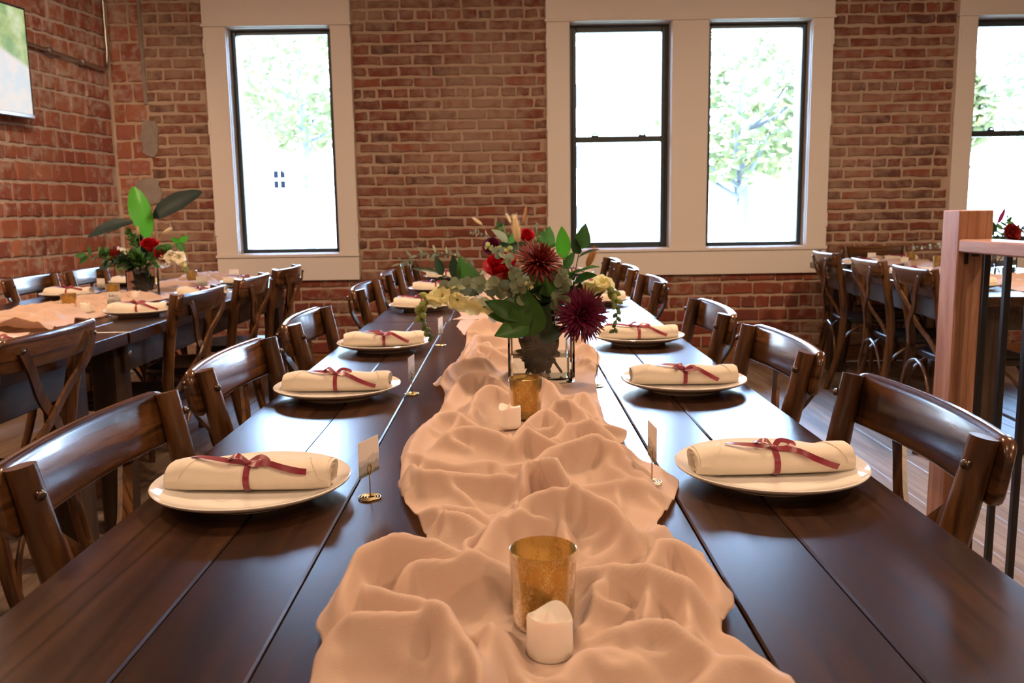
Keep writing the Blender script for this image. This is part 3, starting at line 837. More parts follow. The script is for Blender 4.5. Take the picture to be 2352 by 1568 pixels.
# ------------------------------------------------------------------ railing on the right
PX, PY = 1.235, 2.40
po = thing('railing_post', 'square pale fir post standing to the right of the main table', 'post', (PX+.047, PY+.047, 0), 0)
MB().bbox(-.047, .047, -.047, .047, 0, 1.132, .003).build('post_shaft', MT['post'], po, 30)
MB().bbox(-.052, .052, -.052, .052, 0, .02, .003).build('post_base', MT['black'], po, 30)
MB().bbox(-.008, .012, -.053, -.046, 1.005, 1.012, .001).build('rail_bracket', MT['black'], po, 30)
MB().bbox(-.028, -.018, -.051, -.045, .985, 1.018, .001).build('rail_bracket', MT['black'], po, 30)
rl = thing('railing', 'pale fir handrail on black balusters running from the post towards us', 'railing', (PX+.047, PY, 0), 0)
LR = 2.9
MB().bbox(-.047, .047, -LR, -.001, 1.018, 1.053, .004).build('top_rail', MT['rail'], rl, 30)
MB().bbox(-.047, .047, -LR, -.001, .09, .125, .004).build('bottom_rail', MT['rail'], rl, 30)
bm_ = MB().bbox(-.008, .008, -.008, .008, .125, 1.018, .001).mesh('baluster', MT['black'], 30)
for k in range(28): inst('baluster', bm_, rl, (.004, -.055-k*.102, 0))
po2 = thing('railing_post', 'square pale fir post at the camera end of the railing', 'post', (PX+.047, PY-LR-.048, 0), 0)
MB().bbox(-.047, .047, -.047, .047, 0, 1.132, .003).build('post_shaft', MT['post'], po2, 30)
MB().bbox(-.052, .052, -.052, .052, 0, .02, .003).build('post_base', MT['black'], po2, 30)

# ------------------------------------------------------------------ plates, napkins
PLATE = MB().lathe([(0, .0065), (.066, .0055), (.072, .0), (.078, .0), (.081, .0060), (.105, .0105), (.128, .0190), (.1345, .0235), (.1350, .0255), (.1335, .0266),
                    (.127, .0228), (.110, .0170), (.092, .0132), (.082, .0118), (.04, .0112), (0, .0112)], 72).mesh('dinner_plate', MT['porcelain'], 60)
NL = .222
def roll_r(s, th):
    """half sizes of the rolled napkin at s (-1..1)"""
    pinch = 1-.10*math.exp(-(s/.10)**2)
    e = 1 - .07*max(0, abs(s)-.75)/.25
    w = .0315*pinch*e*(1+.04*math.sin(5*s+1)+.03*math.sin(2*th+3*s)); h = .0205*pinch*e*(1+.05*math.sin(7*s+.5))
    c, q = math.cos(th), math.sin(th)
    return math.copysign(abs(c)**.8, c)*w, (math.copysign(abs(q)**.9, q)*h + h)*.98
def roll_mesh():
    m = MB(); nu, nv = 40, 46
    m.grid(nu, nv, lambda u, v: (lambda s, r: (s*NL/2*(1+.012*math.sin(u*12)), r[0], r[1]))(v*2-1, roll_r(v*2-1, u*2*math.pi)), None, True)
    for e in (-1, 1):      # spiral layers showing at the open ends
        vs = []; fs = []; ks = ((1, 0), (.93, .003), (.88, -.006), (.74, -.008), (.70, .001), (.63, .002), (.58, -.009), (.4, -.010), (.35, -.002), (.2, -.004), (.05, -.012))
        for (k, d) in ks:
            for i in range(nu):
                y, z = roll_r(e, i/nu*2*math.pi); zc = .0195; vs.append((e*(NL/2*(1+.012*math.sin(i/nu*12))+d), y*k, zc+(z-zc)*k))
        for j in range(len(ks)-1):
            for i in range(nu):
                q = (j*nu+i, j*nu+(i+1) % nu, (j+1)*nu+(i+1) % nu, (j+1)*nu+i); fs.append(q if e > 0 else q[::-1])
        m.add(vs, fs)
    return m.mesh('napkin_roll', MT['linen'], 60)
ROLL_ME = roll_mesh()
def flap_mesh(kind):
    """outer turn of the cloth, ending in a slanted edge across the roll"""
    m = MB()
    def P(s, th, o):
        y, z = roll_r(s, th); yc, zc = 0, .02; d = math.hypot(y-yc, z-zc); k = (d+o)/d
        return (s*NL/2, (y-yc)*k, zc+(z-zc)*k)
    def edge(v):
        if kind == 0: return -.92+.9*v, .9 - .0*v       # left slant
        return .95-.75*v, .9
    nu, nv = 24, 14
    for lay_o in (0,):
        def fn(u, v):
            th = math.radians(-25 + 205*v)
            s0 = (-.99, .99)[kind]
            s1 = (-.42-.42*v) if kind == 0 else (.55+.36*v)
            return P(s0+(s1-s0)*u, th, .0016)
        def fn2(u, v):
            th = math.radians(-25 + 205*v); s1 = (-.42-.42*v) if kind == 0 else (.55+.36*v)
            return P(s1, th, .0016*(1-u))
        m.grid(nu, nv, fn); m.grid(2, nv, fn2)
    return m.mesh('napkin_fold', MT['linen'], 60)
FLAPS = [flap_mesh(0), flap_mesh(1)]
def ribbon_meshes(seed):
    rn = random.Random(seed); out = {}
    def P(th, o=.0018, s=0.0):
        y, z = roll_r(s, th); d = math.hypot(y, z-.02); k = (d+o)/d; return Vector((s*NL/2, y*k, .02+(z-.02)*k))
    ring = [P(2*math.pi*i/30) for i in range(31)]
    nr = [(p-Vector((0, 0, .02))).normalized() for p in ring]
    m = MB(); m.strip(ring, .0085, .0006, nr); out['band'] = m.mesh('ribbon_band', MT['ribbon'], 70)
    kt = P(math.radians(112+rn.uniform(-12, 16)), .003)
    m = MB(); m.grid(10, 7, lambda u, v: tuple(kt + Vector((.0055*math.cos(u*6.283)*math.sin(v*3.1416), .0048*math.sin(u*6.283)*math.sin(v*3.1416), .0042*math.cos(v*3.1416)))), None, True)
    out['knot'] = m.mesh('ribbon_knot', MT['ribbon'], 80)
    def loop(a, ln, wid, lift):
        d = Vector((math.cos(a), math.sin(a), 0)); sd = Vector((-d.y, d.x, 0))
        pts = [kt, kt+d*ln*.45+sd*wid+Vector((0, 0, lift)), kt+d*ln+Vector((0, 0, lift*.5)), kt+d*ln*.5-sd*wid+Vector((0, 0, lift*.15)), kt+Vector((0, 0, -.001))]
        q = spline(pts, 22); m = MB(); m.strip(q, .0080, .0006, (0, -.6, .8) if lift < .012 else (.1, -.5, .85)); return m.mesh('ribbon_loop', MT['ribbon'], 70)
    out['l1'] = loop(rn.uniform(-.9, .2), .030, .008, .008); out['l2'] = loop(math.pi+rn.uniform(-.4, .6), .026, .008, .013)
    def tail(sgn, ln, dz):
        pts = [kt]
        s1 = sgn*ln/(NL/2)
        for t in (.3, .6, .85, 1.0):
            s = s1*t; th = math.radians(112 - (112-dz)*t); q = P(th, .0025+.004*math.sin(t*3.1), min(.97, max(-.97, s)))
            pts.append(q)
        q = spline(pts, 18); nrm = [(p-Vector((p.x, 0, .02))).normalized() for p in q]
        m = MB(); m.strip(q, .0085, .0006, nrm); return m.mesh('ribbon_tail', MT['ribbon'], 70)
    out['t1'] = tail(1, rn.uniform(.065, .095), rn.choice((192, 180, 150))); out['t2'] = tail(-1, rn.uniform(.06, .10), rn.choice((170, 98, 88)))
    return out
RIB = [ribbon_meshes(s) for s in (3, 8, 15, 21)]
def setting(x, y, rz, plate_label, napkin_label, k, z=TZ, group='dinner plates', full=True):
    p = inst('dinner_plate', PLATE, None, (x, y, z)); tag(p, plate_label, 'plate', group)
    n = thing('rolled_napkin', napkin_label, 'napkin', (x, y, z+.0116), rz, 'rolled napkins')
    inst('roll', ROLL_ME, n); 
    for q in (0, 1): inst('fold', FLAPS[q], n)
    r = inst('ribbon_band', RIB[k % 4]['band'], n)
    for nm, kk in (('ribbon_knot', 'knot'), ('ribbon_loop', 'l1'), ('ribbon_loop', 'l2'), ('ribbon_tail', 't1'), ('ribbon_tail', 't2')): inst(nm, RIB[k % 4][kk], r)
ORD = ['nearest', 'second', 'third', 'fourth', 'fifth', 'farthest']
for i, (x, y, rz) in enumerate(((-.362, 1.175, -.02), (-.373, 1.844, .0), (-.361, 2.473, .1), (-.352, 3.50, .0), (-.360, 4.27, .05), (-.365, 5.06, .0))):
    setting(x, y, rz, '%s white plate from the camera on the left of the main row' % ORD[i].capitalize(), 'cream napkin with burgundy ribbon on the %s left plate of the main row' % ORD[i], i)
for i, (x, y, rz) in enumerate(((.371, 1.21, .05), (.375, 1.859, -.03), (.376, 2.53, -.02), (.368, 3.62, .05), (.368, 4.40, 0), (.372, 5.2, 0))):
    setting(x, y, rz, '%s white plate from the camera on the right of the main row' % ORD[i].capitalize(), 'cream napkin with burgundy ribbon on the %s right plate of the main row' % ORD[i], i+1)
for i, (x, y, w) in enumerate(((-1.475, 2.50, 'before the leftmost left-row chair'), (-1.475, 3.45, 'before the second left-row aisle chair'), (-1.475, 4.18, 'before the third left-row aisle chair'),
                               (-1.475, 4.86, 'before the farthest left-row aisle chair'), (-2.165, 4.28, 'on the wall side of the left vase'), (-2.165, 5.02, 'behind the left vase by the wall'))):
    setting(x, y, random.uniform(-.1, .1), 'white plate ' + w, 'cream ribboned napkin on the plate ' + w, i)
for i, (lx, ly, w) in enumerate(((-.355, .68, 'by the right table chair nearest the wall'), (-.355, -.17, 'by the middle right table chair'), (-.355, -.9, 'by the right table chair next to the post'), (.02, 1.04, 'at the head of the right table'))):
    p = rt @ Vector((lx, ly, 0)); setting(p.x, p.y, RTA + (0 if i < 3 else .1), 'white plate ' + w, 'cream ribboned napkin on the plate ' + w, i)

# ------------------------------------------------------------------ cloth runners
def ridge_field(X, Y, ridges, p=4.0):
    """height of the cloth from fold crests; X, Y arrays; ridges: (polyline [(x,y)], height, width)"""
    H = np.zeros_like(X)
    for pts, h, w in ridges:
        q = np.array([tuple(v)[:2] for v in spline([(a, b, 0) for a, b in pts], 8*len(pts))])
        pad = 3.2*w
        mk = (X > q[:, 0].min()-pad) & (X < q[:, 0].max()+pad) & (Y > q[:, 1].min()-pad) & (Y < q[:, 1].max()+pad)
        if not mk.any(): continue
        x, y = X[mk], Y[mk]; best = np.full(x.shape, 1e9); par = np.zeros_like(x)
        for i in range(len(q)-1):
            a, b = q[i], q[i+1]; d = b-a; L = d@d + 1e-12
            t = np.clip(((x-a[0])*d[0] + (y-a[1])*d[1])/L, 0, 1)
            dd = np.hypot(x-a[0]-t*d[0], y-a[1]-t*d[1]); m = dd < best
            best[m] = dd[m]; par[m] = (i+t[m])/(len(q)-1)
        prof = 1/(1+(best/w)**2)**1.6
        H[mk] += (h*prof*(.35+.65*np.sin(np.pi*np.clip(par*.9+.05, 0, 1))**.5))**p
    return H**(1/p)
def wrinkles(ridges, seed):
    """short secondary creases running off the main folds"""
    rn = random.Random(seed); out = []
    for pts, h, w in ridges:
        for k in range(2):
            i = rn.randrange(len(pts)-1); t = rn.random(); a = pts[i]; b = pts[i+1]
            p = (a[0]+(b[0]-a[0])*t, a[1]+(b[1]-a[1])*t); an = math.atan2(b[1]-a[1], b[0]-a[0])+rn.choice((-1, 1))*rn.uniform(.25, 1.1); l = rn.uniform(.04, .11)
            q = (p[0]+math.cos(an)*l, p[1]+math.sin(an)*l); m = ((p[0]+q[0])/2+rn.uniform(-.012, .012), (p[1]+q[1])/2+rn.uniform(-.012, .012))
            out.append(([p, m, q], h*rn.uniform(.45, .8), max(.0085, w*rn.uniform(.42, .65))))
    return out
def make_runner(name, label, left, right, y0, y1, ridges, flats, nx, ny, group='blush table runners', M=None, drop=0.0):
    """left/right: [(y, x)] outlines"""
    left = sorted(left); right = sorted(right)
    ys = np.linspace(y0, y1, ny)
    def sm(a):
        a = np.convolve(np.pad(a, 3, 'edge'), np.ones(7)/7, 'valid'); return a
    xl = sm(np.interp(ys, [a for a, b in left], [b for a, b in left])); xr = sm(np.interp(ys, [a for a, b in right], [b for a, b in right]))
    u = np.linspace(0, 1, nx)
    X = xl[:, None] + (xr-xl)[:, None]*u[None, :]; Y = np.repeat(ys[:, None], nx, 1)
    H = ridge_field(X, Y, ridges)
    H = (H**2.5 + ridge_field(X, Y, wrinkles(ridges, len(ridges)), 3.0)**2.5)**.4
    for _ in range(2):
        P_ = np.pad(H, 1, 'edge'); H = (P_[1:-1, 1:-1]*2+P_[:-2, 1:-1]+P_[2:, 1:-1]+P_[1:-1, :-2]+P_[1:-1, 2:])/6
    ed = np.minimum(u, 1-u)[None, :]*(xr-xl)[:, None]
    H *= .45+.55*np.clip(ed/.03, 0, 1)**.7
    H += .0035 + .0022*np.sin(X*61+np.sin(Y*23)*2)*np.sin(Y*47+X*9)
    H = np.maximum(H, .002)
    for (fx, fy, rx, ry, fz) in flats:
        d = np.maximum(np.abs(X-fx)/rx, np.abs(Y-fy)/ry) if rx > .06 else np.hypot((X-fx)/rx, (Y-fy)/ry)
        k = np.clip((d-1)/.45, 0, 1); k = k*k*(3-2*k)
        H = H*k + np.minimum(H, fz)*(1-k)
    Z = TZ + H
    if drop:                       # far end hangs down over the table's end
        over = np.clip(Y-(y1-drop), 0, None)
        Yn = np.where(over > 0, (y1-drop)+.012*np.sin(np.clip(over/.03, 0, 1)*1.57)+.006*np.sin(X*40)*np.clip(over/.1, 0, 1), Y)
        Z = np.where(over > 0, TZ + .004 + (H-.004)*np.clip(1-over/.04, 0, 1) - np.clip(over-.01, 0, None), Z); Y = Yn
    V = np.stack([X, Y, Z], -1).reshape(-1, 3)
    if M is not None:
        A = np.array(M)[:3, :3]; V = V @ A.T + np.array(M)[:3, 3]
    i = np.arange(nx-1)[None, :]; j = np.arange(ny-1)[:, None]; b = j*nx+i
    F = np.stack([b, b+1, b+nx+1, b+nx], -1).reshape(-1, 4)
    me = bpy.data.meshes.new(name)
    me.vertices.add(len(V)); me.vertices.foreach_set('co', V.ravel())
    me.loops.add(F.size); me.loops.foreach_set('vertex_index', F.ravel())
    me.polygons.add(len(F)); me.polygons.foreach_set('loop_start', np.arange(len(F))*4)
    me.update(calc_edges=True); me.validate()
    fin(me, MT['runner'], 180)
    o = inst(name, me); tag(o, label, 'table runner', group)
    sd = o.modifiers.new('thickness', 'SOLIDIFY'); sd.thickness = .0009; sd.offset = 1
    return o
def px_ridge(pts, h=.03, w=.02):
    h *= 1.18; w *= .86
    return ([tuple(on(a, b, TZ+h*.9))[:2] for a, b in pts], h, w)
RM = [px_ridge(*r) for r in (
    ([(994, 881), (1040, 840), (1095, 827), (1156, 820)], .036, .020), ([(1023, 902), (1054, 871), (1095, 859), (1132, 871), (1166, 881)], .034, .020),
    ([(1078, 939), (1102, 902), (1139, 890), (1173, 898)], .036, .020), ([(1190, 885), (1210, 868), (1258, 878), (1296, 915)], .034, .020),
    ([(1305, 925), (1340, 905), (1368, 935), (1385, 972)], .022, .018), ([(1255, 936), (1272, 924), (1302, 929), (1340, 949), (1364, 976)], .034, .017),
    ([(1170, 1004), (1224, 959), (1255, 944), (1285, 963), (1309, 980)], .036, .017), ([(1268, 1004), (1313, 978), (1367, 978), (1442, 995)], .034, .017),
    ([(1176, 1006), (1210, 995), (1258, 1010), (1306, 1021)], .040, .014), ([(1010, 944), (1040, 950), (1068, 963), (1100, 975)], .026, .016),
    ([(1016, 990), (1081, 983), (1139, 997), (1166, 1007)], .036, .020), ([(935, 1027), (986, 1055), (1054, 1072), (1122, 1058), (1146, 1065)], .026, .017),
    ([(1010, 946), (965, 985), (940, 1030), (926, 1068)], .018, .018),
    ([(1210, 1055), (1275, 1024), (1326, 1020), (1374, 1014), (1411, 1024), (1428, 1038), (1486, 1075)], .042, .021),
    ([(1394, 1051), (1408, 1078), (1445, 1102), (1520, 1119)], .026, .016), ([(928, 1089), (945, 1065), (969, 1089), (1054, 1092), (1139, 1096), (1187, 1109)], .032, .018),
    ([(1200, 1085), (1207, 1062), (1245, 1058), (1279, 1072), (1309, 1102), (1326, 1133)], .060, .013), ([(1326, 1109), (1394, 1112), (1449, 1116), (1496, 1126)], .022, .016),
    ([(915, 1123), (952, 1160), (1037, 1170), (1088, 1175), (1143, 1194)], .028, .018),
    ([(1183, 1164), (1204, 1143), (1251, 1135), (1326, 1138), (1381, 1153), (1425, 1177), (1445, 1194)], .052, .022),
    ([(989, 1187), (1013, 1182), (1088, 1197), (1143, 1214)], .030, .016), ([(1085, 1266), (1122, 1228), (1156, 1191), (1190, 1174)], .036, .018),
    ([(1224, 1180), (1282, 1191), (1309, 1245)], .026, .014), ([(1360, 1275), (1430, 1250), (1510, 1215), (1555, 1150)], .026, .022),
    ([(1360, 1185), (1420, 1200), (1445, 1194)], .03, .016),
    ([(773, 1346), (798, 1302), (832, 1272), (896, 1253), (993, 1255), (1067, 1267), (1116, 1282)], .050, .022),
    ([(920, 1311), (954, 1292), (1042, 1297), (1116, 1285), (1179, 1282)], .044, .018),
    ([(1318, 1282), (1385, 1297), (1482, 1311), (1556, 1331), (1629, 1360), (1692, 1395)], .040, .020),
    ([(1478, 1311), (1502, 1272), (1522, 1253), (1561, 1253), (1629, 1292), (1663, 1341)], .034, .018),
    ([(724, 1438), (773, 1414), (847, 1416), (945, 1424), (1003, 1429), (1028, 1463), (1037, 1522)], .044, .020),
    ([(832, 1311), (896, 1360), (974, 1399), (1032, 1438), (1072, 1482), (1101, 1522)], .046, .018),
    ([(1140, 1414), (1130, 1482), (1116, 1568)], .038, .020), ([(1165, 1440), (1168, 1568)], .022, .016),
    ([(1311, 1409), (1360, 1360), (1419, 1311)], .030, .018), ([(1350, 1443), (1433, 1443), (1492, 1438), (1580, 1463), (1649, 1492)], .036, .020),
    ([(1287, 1556), (1336, 1512), (1394, 1500), (1482, 1512)], .026, .022), ([(740, 1500), (800, 1475), (900, 1480), (960, 1510)], .026, .022),
    ([(1600, 1568), (1680, 1520), (1760, 1525)], .026, .02),
    # beyond the vase
    ([(1070, 820), (1095, 798), (1130, 802), (1165, 812)], .034, .018), ([(1064, 805), (1090, 776), (1120, 773), (1165, 770)], .038, .020), ([(1045, 748), (1085, 742), (1120, 735), (1165, 736)], .044, .022),
    ([(1092, 800), (1120, 790), (1130, 797)], .034, .015), ([(1320, 800), (1345, 792), (1368, 800)], .03, .018), ([(1322, 825), (1350, 822), (1376, 828)], .026, .016), ([(1315, 775), (1340, 770)], .03, .018),
)]
def px_edge(pts): return [(lambda q: (q.y, q.x))(on(a, b, TZ+.006)) for a, b in pts]
EL = px_edge([(660, 1760), (690, 1640), (715, 1568), (745, 1480), (722, 1440), (770, 1360), (796, 1310), (835, 1276), (900, 1262), (972, 1252), (985, 1238), (938, 1172), (914, 1122), (923, 1078), (920, 1052), (934, 1015), (1000, 948), (1020, 935), (1022, 905), (993, 882), (1038, 842), (1066, 808), (1072, 775), (1048, 748), (1062, 728)])
ER = px_edge([(1960, 1760), (1880, 1640), (1815, 1568), (1752, 1502), (1655, 1490), (1657, 1430), (1690, 1400), (1664, 1342), (1610, 1272), (1545, 1245), (1505, 1205), (1545, 1152), (1562, 1102), (1520, 1072), (1440, 1045), (1416, 1026), (1442, 1000), (1425, 985), (1388, 972), (1372, 902), (1366, 865), (1378, 822), (1345, 790), (1330, 760), (1322, 735)])
VASE1 = on(1243, 884); VASE1 = Vector((VASE1.x, VASE1.y+.075, TZ+.0045))
H1 = on(1249, 1432, TZ+.006); T1 = on(1263, 1500, TZ+.006); H2 = on(1208, 957, TZ+.010); T2 = on(1171, 980, TZ+.010)
CARD_R = on(1497, 1108, TZ+.012)
make_runner('table_runner', 'crumpled blush gauze runner down the near main table', EL, ER, .565, 3.10, RM,
            [(VASE1.x, VASE1.y, .088, .088, .004), (H1.x, H1.y, .034, .034, .005), (T1.x, T1.y, .024, .024, .005), (H2.x, H2.y, .034, .034, .009), (T2.x, T2.y, .024, .024, .009), (CARD_R.x, CARD_R.y, .02, .02, .011)], 170, 640)
def random_ridges(x0, x1, y0, y1, seed, step=.085, h=(.022, .05)):
    rn = random.Random(seed); out = []; y = y0
    while y < y1:
        a = rn.uniform(x0-.01, x0+.1); b = rn.uniform(x1-.1, x1+.01); t = rn.uniform(-.09, .09)
        if rn.random() < .45: a, b = (a, (x0+x1)/2+rn.uniform(-.05, .08)) if rn.random() < .5 else ((x0+x1)/2+rn.uniform(-.08, .05), b)
        out.append(([(a, y-t), ((a*2+b)/3, y+rn.uniform(-.03, .05)), ((a+2*b)/3, y+rn.uniform(-.03, .05)), (b, y+t)], rn.uniform(*h), rn.uniform(.014, .024)))
        y += step*rn.uniform(.5, 1.4)
    return out
def wavy(x, y0, y1, seed, amp=.04):
    rn = random.Random(seed); out = []; y = y0
    while y < y1+.2: out.append((y, x+rn.uniform(-amp, amp))); y += rn.uniform(.08, .2)
    return out
def simple_runner(label, x, y0, y1, seed, flats, w=.17, M=None, drop=0.0, ny=260, h=(.025, .055)):
    return make_runner('table_runner', label, wavy(x-w, y0, y1, seed), wavy(x+w, y0, y1, seed+1), y0, y1, random_ridges(x-w, x+w, y0, y1-drop-.02, seed+2, .085, h), flats, 70, ny, M=M, drop=drop)
V2 = Vector((-.01, 4.28, TZ+.0045)); V3 = Vector((-1.822, 4.33, TZ+.0045)); V4 = rt @ Vector((.02, -.32, 0)); V4.z = TZ+.0045
simple_runner('crumpled blush gauze runner on the far main table, behind the bouquet', .0, 3.12, 5.45, 31, [(V2.x, V2.y, .088, .088, .004)])
LC = [(on(70, 735, TZ+.008)), (on(268, 690, TZ+.008))]
simple_runner('crumpled blush runner along the far left table, hanging over its end', -1.82, 3.0, 5.512+.30, 51, [(V3.x, V3.y, .11, .11, .004)] + [(-1.80, 3.55, .035, .035, .008), (-1.83, 4.02, .035, .035, .008), (-1.80, 4.95, .035, .035, .008), (-1.72, 3.52, .03, .03, .008), (-1.74, 4.05, .03, .03, .008)], .19, None, .30, 300, (.03, .06))
simple_runner('crumpled blush runner along the near left table at the picture edge', -1.82, .9, 2.94, 61, [(-1.80, 2.75, .035, .035, .008)], .19)
simple_runner('crumpled blush runner along the right table, hanging over its end', 0, -1.15, 1.280+.28, 71, [(.02, -.32, .11, .11, .004), (.0, .35, .035, .035, .008), (.02, .85, .035, .035, .008), (0, -.8, .035, .035, .008)], .18, rt, .28, 260, (.025, .05))

# ------------------------------------------------------------------ votive glasses and flameless candles
VOT = MB().lathe([(0, .004), (.0245, .004), (.0265, .010), (.0295, .072), (.0303, .0745), (.0312, .0740), (.0312, .071), (.0285, .009), (.0262, .001), (.022, 0), (0, 0)], 48).mesh('votive_glass', MT['mercury'], 60)
def candle_meshes():
    m = MB(); n = 40; vs = []; fs = []
    prof = [(0, .0), (.0185, .0), (.0198, .0015), (.0202, .008), (.0200, .034), (.0190, .0365), (.0172, .0355), (.0160, .030), (.0120, .0265), (0, .0255)]
    for j, (r, z) in enumerate(prof):
        for i in range(n):
            th = 2*math.pi*i/n; w = (.0026*math.sin(th*2+.6)+.0018*math.sin(th*3)) if j in (4, 5, 6) else 0
            vs.append((r*math.cos(th), r*math.sin(th), z+w))
    for j in range(len(prof)-1):
        for i in range(n): fs.append((j*n+i, j*n+(i+1) % n, (j+1)*n+(i+1) % n, (j+1)*n+i))
    m.add(vs, fs); a = m.mesh('candle_body', MT['wax'], 60)
    m = MB(); m.lathe([(.0055, .0255), (.0058, .029), (.0046, .034), (.0022, .0395), (.0004, .0425)], 14); b = m.mesh('candle_flame_tip', MT['wax'], 60)
    return a, b
CB, CFL = candle_meshes()
def votive(p, label, z=None): tag(inst('votive_glass', VOT, None, (p[0], p[1], z or p[2])), label, 'candle holder', 'amber votive glasses')
def tealight(p, label, z=None, rz=0):
    t = thing('flameless_candle', label, 'candle', (p[0], p[1], z or p[2]), rz, 'white flameless candles')
    inst('candle_body', CB, t); inst('flame_tip', CFL, t)
votive(H1, 'amber mercury-glass votive nearest the camera', TZ+.006); tealight(T1, 'white flameless candle nearest the camera, before the amber votive', TZ+.006, .6)
votive(H2, 'amber mercury-glass votive before the main flower vase', TZ+.010); tealight(T2, 'white flameless candle before the main vase, left of its votive', TZ+.010, 2)
votive((-1.80, 3.55), 'amber votive on the left runner, nearest the picture edge', TZ+.009); tealight((-1.72, 3.52), 'white flameless candle on the left runner near the picture edge', TZ+.009)
votive((-1.83, 4.02), 'amber votive in front of the left flower vase', TZ+.009); tealight((-1.74, 4.05), 'white flameless candle in front of the left flower vase', TZ+.009)
votive((-1.80, 4.95), 'amber votive beyond the left vase, below the single window', TZ+.009)
q = rt @ Vector((.0, .35, 0)); votive(q, 'amber votive on the right table runner, near the wall side', TZ+.009)
q = rt @ Vector((.02, .85, 0)); votive(q, 'amber votive on the right table runner, farthest from us', TZ+.009)

# ------------------------------------------------------------------ place cards in gold wire holders
def card_mat():
    t = NT('printed_place_card'); b = t.bsdf((.80, .74, .66), .6); v = t.coord('Object')
    sp = t.N('SeparateXYZ'); t.L(v, sp.inputs[0]); x, z = sp.outputs['X'], sp.outputs['Z']
    def hill(fr, amp, off, col, base):
        cx = t.N('CombineXYZ'); t.L(x, cx.inputs[0]); cx.inputs[1].default_value = off
        n = t.noise(cx.outputs[0], fr, 3, .6)
        lim = t.math('ADD', t.math('MULTIPLY', n, amp), base)
        return t.math('LESS_THAN', z, lim)
    c = t.mix(hill(45, .030, 3.1, 0, .010), (.80, .74, .66), (.58, .55, .50))
    c = t.mix(hill(60, .026, 7.7, 0, .004), c, (.36, .35, .32)); c = t.mix(hill(90, .014, 1.3, 0, -.002), c, (.16, .17, .14))
    t.L(c, b.inputs['Base Color']); return t.m
CARDM = card_mat(); INK = plain('black_ink', (.03, .03, .03), .7)
CARD_ME = MB().box(-.026, .026, -.0003, .0003, 0, .050).mesh('place_card', CARDM, 0)
def holder_mesh():
    m = MB(); sp = []
    for i in range(110):
        t = i/109; a = t*2*math.pi*3.6; r = .0035+.0135*t; sp.append((r*math.cos(a), r*math.sin(a), .0012))
    m.tube(sp, .0010, 6)
    base = m.mesh('holder_spiral', MT['gold'], 80)
    m = MB(); st = [(.0035, 0, .0012), (.0, 0, .004), (0, 0, .020), (0, 0, .034)]
    m.tube(spline(st, 10), .0009, 6)
    stem = m.mesh('holder_stem', MT['gold'], 80)
    m = MB()
    for dy in (-.0011, .0011):
        lp = [(.0045*math.sin(a), dy, .041-.0075*math.cos(a)) for a in [2*math.pi*i/20 for i in range(21)]]
        m.tube(lp, .0008, 6)
    return base, stem, m.mesh('holder_clip', MT['gold'], 80)
HB, HS, HC = holder_mesh()
def card(p, rz, who, z, ink=False):
    h = thing('card_holder', 'gold wire card holder ' + who, 'card holder', (p[0], p[1], z), rz, 'gold wire card holders')
    inst('spiral_base', HB, h); inst('stem', HS, h); inst('clip', HC, h)
    c = inst('place_card', CARD_ME, None, (p[0], p[1], z+.0335), (0, 0, rz)); tag(c, 'printed place card with grey hills ' + who, 'place card', 'place cards')
    if ink:
        m = MB(); pts = [(-.018, .034), (-.014, .040), (-.017, .037), (-.013, .031), (-.017, .030), (-.011, .034), (-.009, .031), (-.007, .034), (-.005, .031), (-.003, .040), (-.002, .031), (.001, .033), (.003, .034), (.002, .031), (.007, .033), (.011, .0335), (.015, .035)]
        q = [(a, -.0006, b) for a, b in pts]; m.strip(spline(q, 70), .0011, .0003, (0, -1, 0)); m.build('handwriting', INK, c)
c1 = on(851, 1143); c2 = on(947, 905); c3 = on(1013, 793); c5 = on(1372, 886)
card(c1, math.radians(68), 'beside the nearest left plate of the main table', TZ)
card(c2, math.radians(82), 'beside the second left plate of the main table', TZ)
card(c3, math.radians(80), 'beside the third left plate of the main table', TZ)
card(CARD_R, math.radians(94), 'on the runner beside the nearest right plate', TZ+.012)
card(c5, math.radians(85), 'beside the second right plate of the main table', TZ)
card(on(264, 716), math.radians(22), 'with a handwritten name on the left table', TZ, True)
card((-2.07, 3.45), math.radians(10), 'across the left runner near the picture edge', TZ)
card((-2.07, 4.42), math.radians(-20), 'left of the vase on the left table', TZ)
card((-1.57, 4.45), math.radians(25), 'right of the vase on the left table', TZ)
card((-1.57, 4.98), math.radians(15), 'on the left table below the single window', TZ)
q = rt @ Vector((-.245, .22, 0)); card(q, math.radians(12), 'on the right table behind the middle chair', TZ)
card(rt @ Vector((-.245, .80, 0)), math.radians(-8), 'on the right table near its head', TZ+.0)

